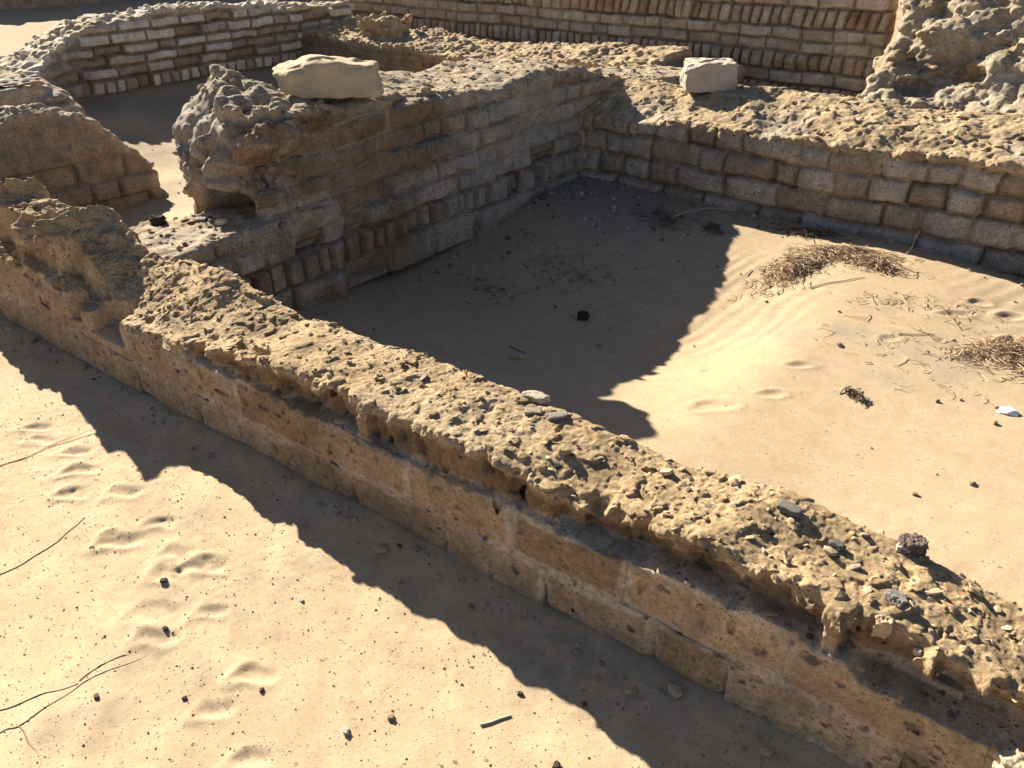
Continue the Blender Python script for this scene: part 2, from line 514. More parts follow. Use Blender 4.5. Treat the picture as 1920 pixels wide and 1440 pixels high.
def l_fine(x, y, z):
    d, ds, zt, zs = l_parts(x, y, z, True)
    endz = ss(2.75, 2.4, y) * np.maximum(ss(.40, .5, z), ss(-3.6, -3.66, x))
    w, wi = wor(x, y, z, 8.5, 5.)
    d = d + endz * .085 * (w - .42) * ss(-3.02, -3.14, x)
    w2, _ = wor(x, y, z, 22., 3.)
    d = d + endz * .028 * (w2 - .45)
    wb, _ = wor(x, y, z * 1.3, 6.5, 15., True)
    d = d + endz * .05 * (wb - .36)
    near = np.maximum(ss(-.10, -.02, z - zt), .7 * endz)
    nears = ss(-.05, -.01, z - zs)
    d = smin(d, ds, .02)
    up = np.maximum(near * (y > 2.1), nears * (y < 2.6) * (z < .48))
    d = d + (.008 + .008 * up) * fbm(x, y, z, 15., 4, 2., .58) + .016 * n3(x, y, z, 5.5, 4.) * ss(3.6, 2.8, y)
    w, wi = wor(x, y, z * 1.4, 26., 7.)
    rg = .3 + .7 * ss(-.1, .5, fbm(x, y, z, 2.8, 2, 15.))
    d = d + up * rg * (.006 * (w - .45) + .003 * n3(x, y, z * 1.5, 60., 3.)) + up * .002 * n3(x, y, z, 120., 3.)
    d = d + .018 * ss(.55, .85, n3(x, y, z, 24., 17.)) * (.5 + up)
    return d


def l_col(P):
    x, y, z = P.T
    du, dz, h, h2, h3, ci = lb_.ev(y, z, .011)
    zt = l_parts(x, y, z, False)[2]
    g = ss(-.3, .45, fbm(x, y, z, 2.2, 3, 3.) + .6 * ss(2.9, 3.7, y) - .75 * ss(.30, .5, z) * ss(3.7, 3.2, y) + .35 * (h3 - .5))
    c = mixc(mixc(DKBR, BROWN * .78, h), GREYB * .78, g * .9)
    c = mixc(c, C(.30, .20, .125), .7 * (h2 > .82))
    jt = ss(.016, .008, np.minimum(du, dz + .002)) * ss(.6, .3, g)
    c = mixc(c, GREYM * .85, .38 * jt)
    c = mixc(c, GREYM * .8, .7 * ss(.45, .65, n3(x, y, z, 5., 23.)))
    endz = ss(2.6, 2.3, y) * ss(-3.12, -3.25, x) * ss(.42, .5, z)
    c = mixc(c, C(.47, .40, .32), .8 * endz)
    near = np.maximum(ss(-.06, -.015, z - zt), ss(.345, .39, z) * (y < 2.62) * (z < .46))
    cr = mixc(DUST, C(.42, .35, .27), .5 + .5 * fbm(x, y, z, 4., 3, 6.))
    return mixc(c, cr, near)


V, Q = field_mesh(np.arange(-3.95, -2.93, .0078), warp(1.60, 7.75, .0068, .0115), np.arange(-.10, 1.10, .0072), l_base, l_fine, .09)
LV = V
left_wall = mk('mudbrick_wall', V, Q, M_MUD, l_col(V))
tag(left_wall, 'ruined mudbrick cross wall with a bulging broken end, a row of upright bricks at its foot and a limestone block on top', 'wall', 'ruined mudbrick walls')

# ---- wall on the right, rounded separate bricks
rb_ = Bricks([-.20, -.06, .08, .22, .355, .47, .60, .75], 'sshhhss', -3.3, 1.6, 33, L=.33, hd=.19)
RT = [(-3.2, .47), (-2.9, .46), (-2.6, .45), (-2.2, .49), (-1.9, .50), (-1.5, .50), (-1.1, .49), (-.7, .51), (-.4, .53), (1.2, .54)]


def r_top(x, y):
    z = tab(x, RT) + .13 * ss(4.86, 5.35, y) - .07 * ss(5.45, 5.8, y) + .022 * n3(x, y, x * 0, 4.5) + .012 * n3(x, y, x * 0, 12., 2.)
    # overhanging crust lump
    z = z + .05 * np.exp(-(((x + 1.15) / .22) ** 2 + ((y - 5.02) / .12) ** 2))
    return z


def r_base(x, y, z):
    d = smax(4.84 - y, y - 5.75, .03)
    return smax(d, (z - r_top(x, y)) * .9, .04)


def r_fine(x, y, z):
    du, dz, h, h2, h3, ci = rb_.ev(x, z, .016)
    e = edge(du, dz, .030 + .012 * n3(x, z, z * 0, 6., 2.))
    ins = .048 * e ** 1.5 * (.5 + .8 * h3) + (h - .5) * .034 + .012 * fbm(x, y * 0, z, 13., 3, 15.) + .012 * n3(x, y * 0, z, 3., 5.) + .03 * (h2 > .94)
    fill = .25 + .75 * ss(-.45, .1, fbm(x, y * 0, z, 2.6, 2, 35.))
    ins = ins * fill + .012 * (1 - fill)
    zt = r_top(x, y)
    near = ss(-.10, -.01, z - zt)
    ins = ins * (1 - .5 * near)
    d = smax(4.84 + ins - y, y - 5.75, .03)
    d = smax(d, (z - zt) * .9, .030)
    d = d + (.006 + .007 * near) * fbm(x, y, z, 18., 4, 6., .6)
    q = 2.4 * fbm(x, y, z, 9., 3, 61.)
    d = d - near * .008 * (np.floor(q) + ss(.7, 1., q - np.floor(q)) - q * .5)
    w, wi = wor(x, y, z * 1.3, 26., 3.)
    rg = .3 + .7 * ss(-.1, .5, fbm(x, y, z, 2.8, 2, 25.))
    d = d + near * rg * (.003 * (w - .45) + .003 * n3(x, y, z * 1.5, 60., 8.)) + near * .002 * n3(x, y, z, 120., 3.)
    d = d + .014 * ss(.5, .85, n3(x, y, z, 26., 27.)) * (.55 + near)
    return d


def r_col(P):
    x, y, z = P.T
    du, dz, h, h2, h3, ci = rb_.ev(x, z, .016)
    c = mixc(GREYB, C(.47, .365, .25), .9 * ss(.3, 1., h))
    c = mixc(c, C(.42, .30, .19), .7 * (h2 > .8))
    jt = ss(.022, .008, dz)
    c = mixc(c, C(.46, .34, .205), .75 * jt)
    zt = r_top(x, y)
    near = ss(-.07, -.015, z - zt)
    cr = mixc(DUST * .90, C(.60, .50, .38), .7 * ss(.0, .5, fbm(x, y, z, 3.5, 3, 2.)) * ss(5.25, 4.95, y))
    return mixc(c, cr, near)


V, Q = field_mesh(warp(-3.20, 1.0, .0072, .0082), np.arange(4.74, 5.82, .0078), np.arange(-.14, .78, .0066), r_base, r_fine, .085)
RV = V
right_wall = mk('mudbrick_wall', V, Q, M_MUD, r_col(V))
tag(right_wall, 'shaded wall of rounded separate mudbricks behind the sand-filled room, its top carrying a small white block', 'wall', 'ruined mudbrick walls')

# ---- thick wall joining the cross wall at the back (brown bricks with thin pale joints)
cb_ = Bricks([-.12, -.02, .085, .19, .30, .42, .55], 'ssssss', -8.6, -3.4, 41, L=.37)
CT = [(-8.4, .50), (-7.9, .46), (-7.6, .43), (-7.3, .40), (-7.0, .41), (-6.6, .42), (-6.2, .40), (-5.8, .37), (-5.3, .36), (-4.9, .42), (-4.3, .47), (-3.6, .47)]


def c_top(x, y):
    z = tab(x, CT) + .05 * ss(6.7, 7.1, y) + .03 * n3(x, y, x * 0, 3.5, 6.) + .015 * n3(x, y, x * 0, 9., 6.)
    return z


def c_base(x, y, z):
    d = smax(6.6 - y, y - 7.45, .03)
    d = smax(d, (z - c_top(x, y)) * .9, .05)
    # stub of a few bricks standing on it
    b = np.maximum(np.maximum(np.abs(x + 6.95) - .24 - .03 * n3(x, y, z, 5.), np.abs(y - 6.98) - .20), np.abs(z - .50) - .14)
    return np.minimum(d, b)


def c_fine(x, y, z):
    du, dz, h, h2, h3, ci = cb_.ev(x, z, .008)
    e = edge(du, dz, .022)
    zt = c_top(x, y)
    near = ss(-.12, -.02, z - zt)
    d = smax(6.6 + .010 * e + (h - .5) * .02 - y, y - 7.45, .03)
    d = smax(d, (z - zt) * .9, .03)
    b = np.maximum(np.maximum(np.abs(x + 6.95) - .24 - .05 * n3(x, y, z, 5.), np.abs(y - 6.98) - .20), np.abs(z - .50) - .14)
    w, wi = wor(x, y, z * 1.3, 7., 13.)
    d = smin(d, b + .03 + .10 * (w - .45) + .05 * fbm(x, y, z, 9., 3, 2.), .05)
    w, wi = wor(x, y, z * 1.3, 14., 3.)
    d = d + near * .035 * (w - .45) + (.006 + .02 * near) * fbm(x, y, z, 14., 3, 9.)
    return d


def c_col(P):
    x, y, z = P.T
    du, dz, h, h2, h3, ci = cb_.ev(x, z, .008)
    c = mixc(C(.27, .18, .095), BROWN, h)
    c = mixc(c, C(.42, .32, .21), .8 * ss(.014, .006, dz))
    near = ss(-.08, -.01, z - c_top(x, y))
    return mixc(c, DUST * .95, near)


V, Q = field_mesh(np.arange(-8.45, -3.5, .0125), np.arange(6.5, 7.52, .013), np.arange(-.10, .74, .0115), c_base, c_fine, .11)
CV = V
back_wall = mk('mudbrick_wall', V, Q, M_MUD, c_col(V))
tag(back_wall, 'dark brown mudbrick wall with thin pale joints and a crumbly top, behind the limestone block', 'wall', 'ruined mudbrick walls')

# ---- pale brick wall at upper left
bb_ = Bricks([-.1, .02, .115, .245, .345, .44, .53, .64, .74, .86, 1.], 'ssrsssssss', 2.5, 8., 51, L=.34, hd=.2, rw=.12)
BT = [(2.6, .30), (3.2, .38), (3.5, .46), (3.9, .60), (4.15, .72), (4.6, .78), (5.3, .79), (6.0, .77), (6.55, .72), (6.75, .70), (7.6, .66)]


def b_top(x, y):
    return tab(y, BT) - .10 * ss(-8.2, -8.7, x) + .03 * n3(x, y, x * 0, 3.5, 2.) + .015 * n3(x, y, x * 0, 9., 3.)


def b_base(x, y, z):
    xf = -7.9 + .35 * ss(4.1, 3.2, y)
    d = smax(x - xf, -8.75 - x, .03)
    d = smax(d, 3.0 - y, .15)
    return smax(d, (z - b_top(x, y)) * .9, .05)


def b_fine(x, y, z):
    du, dz, h, h2, h3, ci = bb_.ev(y, z, .012)
    e = edge(du, dz, .026)
    ero = ss(4.3, 3.9, y)
    zt = b_top(x, y)
    near = np.maximum(ss(-.12, -.02, z - zt), ero * .7)
    xf = -7.9 + .35 * ss(4.1, 3.2, y) - (.036 * e ** 1.3 + (h - .5) * .026 + .04 * (h2 > .88))
    d = smax(x - xf, -8.75 - x, .03)
    d = smax(d, 3.0 - y, .15)
    d = smax(d, (z - zt) * .9, .035)
    w, wi = wor(x, y, z * 1.3, 11., 6.)
    d = d + near * .05 * (w - .45) + (.007 + .018 * near) * fbm(x, y, z, 13., 3, 5.)
    return d


def b_col(P):
    x, y, z = P.T
    du, dz, h, h2, h3, ci = bb_.ev(y, z, .012)
    c = mixc(PALEB, C(.45, .36, .25), .9 * ss(.35, .9, h))
    c = mixc(c, C(.35, .25, .15), .8 * (h2 > .88))
    c = mixc(c, C(.33, .225, .125), .9 * ss(.022, .010, np.minimum(du, dz)))
    near = ss(-.09, -.01, z - b_top(x, y))
    c = mixc(c, C(.50, .42, .31), .8 * ss(4.3, 3.9, y))
    return mixc(c, mixc(DUST, PALEB, .5 + .5 * n3(x, y, z, 4.)), near)


V, Q = field_mesh(np.arange(-8.9, -7.4, .0125), np.arange(2.9, 7.4, .0115), np.arange(-.10, 1.0, .0105), b_base, b_fine, .12)
pale_wall = mk('mudbrick_wall', V, Q, M_FAR, b_col(V))
tag(pale_wall, 'wall of pale whitish bricks in brown mortar at the upper left, its left end worn to a slope', 'wall', 'ruined mudbrick walls')

# ---- tall wall along the back with alternating upright courses
db_ = Bricks([.02, .13, .24, .355, .51, .615, .72, .885, 1.0, 1.12, 1.3], 'srsrssrsss', -9.3, -1.6, 61, L=.30, hd=.18, rw=.10)
DT = [(-9.2, 1.0), (-8, 1.02), (-6, 1.04), (-4, 1.05), (-2, 1.06)]


def d_base(x, y, z):
    yy = 7.9 + .05 * ss(.60, .70, z) * 0
    d = smax(yy - y, y - 8.5, .03)
    d = smax(d, x + 2.0 - .02 * n3(x * 0, y, z, 6.), .03)
    return smax(d, (z - tab(x, DT) - .03 * n3(x, y, x * 0, 4.)) * .9, .04)


def d_fine(x, y, z):
    du, dz, h, h2, h3, ci = db_.ev(x, z, .010, {6: .16, 3: .02})
    up = (ci == 1) | (ci == 3) | (ci == 6)
    e = edge(du, dz, .024)
    ins = (.028 + .026 * up) * e ** 1.3 * (.3 + .7 * ss(-.45, .0, fbm(x, y * 0, z, 1.7, 3, 35.))) + (h - .5) * .030 + .02 * (h2 > .92)
    # upper courses set a little further back to the left, a worn band sticks out on the right
    blob = ss(.35, .8, n3(x, y * 0, z, 2.6, 14.)) * ss(-3.9, -3.4, x) * ss(.38, .45, z) * ss(.66, .60, z)
    yy = 7.9 + ins - .06 * blob
    d = smax(yy - y, y - 8.5, .03)
    d = smax(d, x + 2.0 - .02 * n3(x * 0, y, z, 6.) - (.03 - .04 * (h - .5)), .03)
    d = smax(d, (z - tab(x, DT) - .03 * n3(x, y, x * 0, 4.)) * .9, .04)
    d = d + .008 * fbm(x, y, z, 15., 3, 1.) + .02 * blob * n3(x, y, z, 22.)
    return d


def d_col(P):
    x, y, z = P.T
    du, dz, h, h2, h3, ci = db_.ev(x, z, .010, {6: .16, 3: .02})
    c = mixc(C(.60, .49, .355), C(.50, .385, .26), h)
    c = mixc(c, C(.66, .56, .44), .6 * (h3 > .75))
    c = mixc(c, C(.42, .27, .16), .7 * ((h2 > .75) & (ci == 6)))
    c = mixc(c, C(.31, .22, .13), .7 * ss(.018, .008, np.minimum(du, dz)))
    return c


V, Q = field_mesh(np.arange(-9.2, -1.85, .0115), np.arange(7.78, 8.12, .0115), np.arange(.02, 1.24, .0105), lambda x, y, z: np.where(y > 8.05, np.maximum(d_base(x, y, z), y - 8.09), d_base(x, y, z)), lambda x, y, z: np.maximum(d_fine(x, y, z), y - 8.09), .085)
far_wall = mk('mudbrick_wall', V, Q, M_FAR, d_col(V))
tag(far_wall, 'tall shaded mudbrick wall along the back with alternating rows of upright bricks', 'wall', 'ruined mudbrick walls')

# ---- eroded sunlit mass at upper right
def e_core(x, y, z):
    zt = 1.12 - .78 * ss(8.1, 6.75, y + .14 * n3(x, y, z, 4.)) + .10 * ss(-1.3, -.6, x) + .05 * n3(x, y, x * 0, 3., 3.)
    d = smax(-1.86 + .05 * n3(x * 0, y, z, 4., 7.) - x, x - .9, .06)
    d = smax(d, 6.72 - y, .08)
    d = smax(d, y - 9.2, .05)
    d = smax(d, (z - zt) * .72, .08)
    return d


def e_base(x, y, z):
    return e_core(x, y, z)


def e_fine(x, y, z):
    d = e_core(x, y, z)
    w, wi = wor(x, y, z, 6.5, 4.)
    wb, _ = wor(x, y, z * 1.5, 4.6, 8., True)
    d = d + .05 * (w - .45) + .085 * (wb - .36)
    # hollows under hard lumps
    cav = np.sqrt(((x + 1.22) / .20) ** 2 + ((y - 7.22) / .17) ** 2 + ((z - .56) / .085) ** 2) - 1
    d = np.maximum(d, -cav * .10)
    cav = np.sqrt(((x + 1.50) / .17) ** 2 + ((y - 7.12) / .15) ** 2 + ((z - .45) / .075) ** 2) - 1
    d = np.maximum(d, -cav * .10)
    w, wi = wor(x, y, z * 1.3, 15., 7., True)
    d = d + .035 * (w - .36) + .030 * fbm(x, y, z, 16., 4, 4., .6) + .012 * fbm(x, y, z, 36., 2, 14.)
    zz = np.abs(((z + .03 * n3(x, y, z, 3.)) / .12) % 1 - .5) * .12
    d = d + .022 * ss(.045, .06, zz) * ss(-.2, .2, n3(x, y, z, 2.5, 5.))
    return d


def e_col(P):
    x, y, z = P.T
    c = mixc(C(.46, .355, .225), C(.52, .44, .32), .5 + .5 * fbm(x, y, z, 3.5, 3))
    c = mixc(c, C(.36, .25, .135), .7 * ss(.2, .6, n3(x, y, z, 5., 9.)))
    return c


V, Q = field_mesh(np.arange(-2.0, 1.0, .0125), np.arange(6.58, 9.3, .013), np.arange(.05, 1.5, .012), e_base, e_fine, .13)
mass = mk('mudbrick_wall', V, Q, M_FAR, e_col(V))
tag(mass, 'crumbling sunlit mudbrick mass with hollows and pale lumps at the upper right', 'wall', 'ruined mudbrick walls')

# ---- low wall at far left in front of the pale wall
wb_ = Bricks([-.14, -.02, .115, .25, .38, .52, .66], 'ssssss', 0., 3.6, 71, L=.34)
WT = [(0, .62), (1.6, .62), (2.15, .60), (2.5, .58), (2.65, .50), (2.8, .38), (2.9, .27), (3.0, .18), (3.1, .10)]


def w_top(x, y):
    return tab(y, WT) - .10 * ss(-5.5, -5.85, x) + .02 * n3(x, y, x * 0, 5., 2.) + .01 * n3(x, y, x * 0, 13., 3.)


def w_base(x, y, z):
    d = smax(x + 5.3 + .02 * n3(x * 0, y, z, 3.), -5.88 - x, .03)
    d = smax(d, y - 3.04 - .05 * n3(x, y * 0, z, 5.), .03)
    return smax(d, (z - w_top(x, y)) * .8, .05)


def w_fine(x, y, z):
    du, dz, h, h2, h3, ci = wb_.ev(y, z, .010)
    e = edge(du, dz, .026)
    low = ss(.30, .2, z) + .25
    zt = w_top(x, y); near = ss(-.10, -.02, z - zt)
    ins = .024 * e ** 1.5 * low + (h - .5) * .03 * low + .025 * ss(.14, .09, z) * -1
    d = smax(x + 5.3 + .02 * n3(x * 0, y, z, 3.) + ins, -5.88 - x, .03)
    d = smax(d, y - 3.04 - .05 * n3(x, y * 0, z, 5.) + (h3 - .5) * .05, .03)
    d = smax(d, (z - zt) * .8, .03)
    w, wi = wor(x, y, z, 18., 7.)
    wb, _ = wor(x, y, z * 1.4, 5.5, 3., True)
    d = d + near * .028 * (w - .45) + .05 * (wb - .36) * ss(.2, .35, z) + (.010 + .012 * near) * fbm(x, y, z, 14., 4, 8.)
    d = d + .05 * ss(.5, .8, n3(x, y, z, 7., 14.)) * ss(.4, .5, z) * ss(2.6, 2.3, y)
    return d


def w_col(P):
    x, y, z = P.T
    du, dz, h, h2, h3, ci = wb_.ev(y, z, .010)
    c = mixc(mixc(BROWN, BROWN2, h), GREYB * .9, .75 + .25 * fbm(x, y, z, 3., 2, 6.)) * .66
    c = mixc(c, BROWN * .8, .8 * ss(.4, .5, z) * ss(2.45, 2.3, y) * ss(-.1, .2, n3(x, y, z, 6.)))
    near = ss(-.07, -.01, z - w_top(x, y))
    return mixc(c, C(.50, .40, .28), near)


V, Q = field_mesh(np.arange(-5.98, -5.2, .0088), np.arange(.6, 3.16, .0088), np.arange(-.10, .74, .0085), w_base, w_fine, .11)
low_wall = mk('mudbrick_wall', V, Q, M_MUD, w_col(V))
tag(low_wall, 'short shaded mudbrick wall at the left edge, sloping down to a broken end beside the doorway gap', 'wall', 'ruined mudbrick walls')

# ---- little brick pier at the left edge behind the low wall
def f_field(x, y, z):
    a = np.maximum(np.maximum(np.abs(x + 7.0) - .30, np.abs(y - 2.75) - .33), z - .52)
    w, wi = wor(x, y, z, 9., 2.)
    b = np.sqrt(((x + 7.0) / .6) ** 2 + ((y - 3.1) / .30) ** 2 + ((z - .1) / .42) ** 2) - 1
    return smin(a, b * .3, .06), w


def f_fine(x, y, z):
    d, w = f_field(x, y, z)
    zz = np.abs(((z - .02) / .12) % 1 - .5) * .12
    return d + .03 * ss(.045, .06, zz) + .04 * (w - .45) + .014 * fbm(x, y, z, 18., 3)


V, Q = field_mesh(np.arange(-7.8, -6.3, .0125), np.arange(2.2, 3.7, .0125), np.arange(.0, .7, .012), lambda x, y, z: f_field(x, y, z)[0], f_fine, .09)
x, y, z = V.T
stub = mk('mudbrick_pier', V, Q, M_FAR, mixc(C(.50, .42, .32), BROWN2, ss(-.1, .4, fbm(x, y, z, 5., 2))))
tag(stub, 'small worn pier of pale bricks at the left edge, behind the low wall', 'wall')

# ---- far plastered wall glimpsed at the very top and dark walls beyond the sand
def slab(x0, x1, y0, y1, z0, z1, amp, step, name, label, colf, mat=M_FAR, seed=0.):
    def b_(x, y, z):
        return smax(smax(np.abs(x - (x0 + x1) / 2) - (x1 - x0) / 2, np.abs(y - (y0 + y1) / 2) - (y1 - y0) / 2, .03), z - z1 - amp * n3(x, y, x * 0, 2.2, seed), .05)
    def f_(x, y, z):
        w, wi = wor(x, y, z, 7., seed)
        zz = np.abs((z / .12 + .3 * n3(x, y, z, 1.)) % 1 - .5) * .12
        return b_(x, y, z) + amp * .6 * (w - .45) + amp * .35 * fbm(x, y, z, 11., 3, seed) + .012 * ss(.045, .06, zz)
    V, Q = field_mesh(np.arange(x0 - .15, x1 + .15, step), np.arange(y0 - .15, y1 + .15, step), np.arange(z0, z1 + .25, step), b_, f_, .05 + amp)
    o = mk(name, V, Q, mat, colf(V))
    return tag(o, label, 'wall', 'ruined mudbrick walls')


slab(-13.6, -9.35, 9.2, 9.75, .2, 1.25, .04, .03, 'mudbrick_wall', 'smooth plastered wall glimpsed at the top edge between the pale wall and the tall back wall',
     lambda P: mixc(C(.40, .285, .175), C(.46, .35, .23), .5 + .5 * fbm(*P.T, 1.5, 3)), seed=3.)
slab(-12.4, -11.7, 3.2, 9.2, .30, 1.02, .10, .03, 'mudbrick_wall', 'dark ruined wall at the top left corner beyond the patch of bright sand',
     lambda P: mixc(BROWN, C(.42, .34, .25), .5 + .5 * fbm(*P.T, 2., 3)), seed=8.)


# ================================================================ ground
def cat(*seg):
    out = []
    for a, b, s in seg:
        n = max(2, int(abs(b - a) / s))
        out.append(np.linspace(a, b, n, endpoint=False))
    return np.concatenate(out)


def far_tail(a, sgn):
    return a + sgn * np.geomspace(.3, 900, 34)


gx = np.concatenate([far_tail(-17, -1)[::-1], cat((-17, -9, .09), (-9, -6, .035), (-6, -3.6, .016), (-3.6, .7, .0075), (.7, 2.5, .03), (2.5, 6., .12)), far_tail(6., 1)])
gy = np.concatenate([far_tail(-3., -1)[::-1], cat((-3, -.6, .06), (-.6, .2, .02), (.2, 1.46, .0065), (1.46, 1.66, .05), (1.66, 4.95, .0105), (4.95, 7.5, .03), (7.5, 14, .09)), far_tail(14., 1)])
X, Y = [a.ravel().astype(f4) for a in np.meshgrid(gx, gy, indexing='ij')]
O = X * 0
FEET = [(-2.08, .83, .15, .07, .020), (-2.05, .95, .12, .06, .014), (-1.78, .92, .15, .07, .020), (-1.83, .83, .12, .06, .014), (-1.65, .67, .12, .07, .016), (-1.35, .75, .11, .055, .014), (-1.35, .63, .10, .05, .011), (-1.62, .81, .09, .05, .010), (-2.65, 1.0, .13, .06, .014), (-2.52, .95, .13, .06, .016), (-2.42, .87, .13, .06, .016), (-2.28, .97, .12, .06, .013), (-2.92, .99, .12, .05, .012), (-2.82, .96, .10, .05, .010), (-1.17, .60, .10, .05, .010), (-1.90, .90, .10, .06, .010), (-1.73, .73, .16, .09, .008), (-3.0, .8, .12, .06, .012), (-3.15, .92, .12, .06, .012)]
zo = .012 * n3(X, Y, O, 1.4, 2.) + .005 * n3(X * 1., Y * 2., O, 5., 4.)
rip = n3(X * 1.2 + Y * 1.2, (Y - X * .9) * .30, O, 9., 7.)
zo = zo + .003 * rip + .0009 * n3(X, Y, O, 26., 3.) + .0011 * ss(-.3, .5, n3(X, Y, O, 3., 3.)) * n3(X, Y, O, 70., 5.)
FA = math.atan2(.75, .55)
for (fx, fy, ln, wd, dp) in FEET:
    if fx < -8: continue
    m = (np.abs(X - fx) < .35) & (np.abs(Y - fy) < .35)
    dx = X[m] - fx; dy = Y[m] - fy
    dx = dx + .012 * n3(X[m], Y[m], O[m], 20., 1.); dy = dy + .012 * n3(X[m], Y[m], O[m], 20., 6.)
    a = dx * math.cos(FA) + dy * math.sin(FA); b = -dx * math.sin(FA) + dy * math.cos(FA)
    b = b + .18 * wd * np.sin(a / ln * 6.)
    q = np.sqrt((a / (ln * .46)) ** 2 + (b / (wd * .5)) ** 2) + .22 * n3(X[m], Y[m], O[m], 22., 9.)
    dp *= .62
    zo[m] += -dp * .85 * ss(1.15, .25, q) * (1 - .35 * ss(-.2, .5, a / ln)) + dp * .22 * np.exp(-((q - 1.3) / .35) ** 2) * (1 + np.clip((-b * .6 - a) / wd, -1, 1)) + .12 * dp * ss(1.3, .5, q) * n3(X[m], Y[m], O[m], 75., 9.)
# sand heaped against the foot of the foreground wall
zo = zo + .015 * ss(1.22, 1.38, Y)
# the sand-filled room
zr = -.005 + .014 * n3(X, Y, O, 1.1, 9.) + .004 * n3(X, Y, O, 4., 4.)
zr = zr + .05 * np.exp(-(((X + 2.9) / .7) ** 2 + ((Y - 4.7) / .8) ** 2)) * ss(-3.3, -2.9, X)
zr = zr - .145 * ss(-.85, -1.5, X) * np.exp(-(((Y - 3.2) / .8) ** 2))
crest = 4.66 + .06 * np.sin((X + 1.0) * 2.3)
zr = zr + .045 * np.exp(-(((X + .75) / .75) ** 2)) * ss(3.4, 4.45, Y) * ss(5.0, 4.62, Y) - .05 * ss(-1.0, -.2, X) * ss(4.5, 4.85, Y)
zr = zr + .05 * ss(-.6, .2, X) * ss(3.4, 2.2, Y)
rp = n3(X * .25 + Y * .9, X * .9 - Y * .25, O, 1.0, 3.)
wv = np.sin((X * .92 - Y * .30) * 2 * math.pi / .085 + 4.5 * n3(X, Y, O, 1.6, 5.) + 2.0 * n3(X, Y, O, 6., 2.))
zr = zr + .0013 * wv * ss(-.1, .4, n3(X, Y, O, 1.3, 6.) + .45 * np.exp(-(((X + 1.35) / .4) ** 2 + ((Y - 3.7) / .6) ** 2))) + .0006 * n3(X, Y, O, 30., 8.)
for (fx, fy, ln, wd, dp) in ((-.86, 3.15, .12, .05, .007), (-.38, 4.2, .10, .06, .009), (-.24, 4.14, .12, .06, .010), (-.45, 4.0, .16, .05, .007), (-1.02, 2.66, .16, .09, .007), (-.86, 2.86, .10, .05, .006), (-.62, 3.62, .1, .05, .006), (-1.2, 3.0, .05, .03, .005), (-.2, 3.9, .07, .05, .01)):
    dx = X - fx; dy = Y - fy
    a = dx * .8 + dy * .6; b = -dx * .6 + dy * .8
    q = np.sqrt((a / (ln * .55)) ** 2 + (b / (wd * .6)) ** 2) + .25 * n3(X, Y, O, 18., 9.)
    zr = zr - dp * ss(1.0, .3, q) + dp * .4 * np.exp(-((q - 1.2) / .3) ** 2)
# the space on the left behind the cross wall: rises towards the pale wall
zl = -.08 + .20 * ss(-5.9, -8.2, X) + .10 * ss(-5.3, -4.3, X) + .06 * ss(5., 6.6, Y) * 0 + .012 * n3(X, Y, O, 1.7, 5.) + .003 * n3(X, Y, O, 9., 4.)
zl = zl + .24 * ss(-3.75, -3.35, X) * ss(2.7, 2.3, Y) * 0
# beyond the pale wall and to the back
zb = .35 + .20 * ss(-8.6, -12.5, X) + .05 * n3(X, Y, O, .8, 6.)
zk = .20 + .02 * n3(X, Y, O, 2., 6.)
z = zo.copy()
inside = Y > 1.55
z = np.where(inside & (X > -3.4), zr, z)
z = np.where(inside & (X <= -3.4), zl, z)
z = np.where((Y > 5.3) & (X > -3.4), zk + .12 * ss(6.2, 6.9, Y) * ss(-1.9, -1.5, X), z)
z = np.where((Y > 7.05) & (X <= -3.4), zk - .02, z)
lf = ss(-8.1, -8.5, X)
z = z * (1 - lf) + zb * lf
big = ss(15, 60, np.sqrt(X * X + Y * Y))
z = z * (1 - big) + (.4 + 2.0 * n3(X, Y, O, .02, 4.)) * big
nx_, ny_ = len(gx), len(gy)
ii = (np.arange(nx_ - 1)[:, None] * ny_ + np.arange(ny_ - 1)[None, :]).ravel()
Q = np.stack([ii, ii + ny_, ii + ny_ + 1, ii + 1], 1)
P = np.stack([X, Y, z], 1)
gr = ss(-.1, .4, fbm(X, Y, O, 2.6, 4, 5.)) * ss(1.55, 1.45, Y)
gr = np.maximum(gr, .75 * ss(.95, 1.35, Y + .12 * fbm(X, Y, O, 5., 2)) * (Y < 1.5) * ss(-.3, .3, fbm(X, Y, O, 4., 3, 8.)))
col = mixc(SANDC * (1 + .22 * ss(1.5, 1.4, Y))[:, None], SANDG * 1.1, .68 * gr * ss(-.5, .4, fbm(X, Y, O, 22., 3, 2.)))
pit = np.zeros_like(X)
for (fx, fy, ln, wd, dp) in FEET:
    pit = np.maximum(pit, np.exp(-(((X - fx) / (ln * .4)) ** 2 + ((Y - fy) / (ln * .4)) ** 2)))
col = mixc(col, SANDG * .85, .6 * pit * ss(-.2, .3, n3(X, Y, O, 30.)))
gs = ss(.12, .5, fbm(X, Y, O, 3.2, 4, 15.)) * ((Y > 1.6) & (Y < 5)) * np.exp(-(((X + .95) / .9) ** 2 + ((Y - 3.5) / .9) ** 2))
col = mixc(col, C(.47, .38, .28), .8 * gs)
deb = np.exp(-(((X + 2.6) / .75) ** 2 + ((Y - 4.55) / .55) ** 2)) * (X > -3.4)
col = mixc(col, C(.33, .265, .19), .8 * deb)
col = mixc(col, C(.40, .31, .21), .6 * ((X < -3.4) & (Y > 1.5)) * ss(-8.6, -8.1, X) * ss(-.3, .4, fbm(X, Y, O, 3., 3)))
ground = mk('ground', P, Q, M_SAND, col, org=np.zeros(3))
tag(ground, 'pale yellow desert sand with footprints', None, None, 'structure')


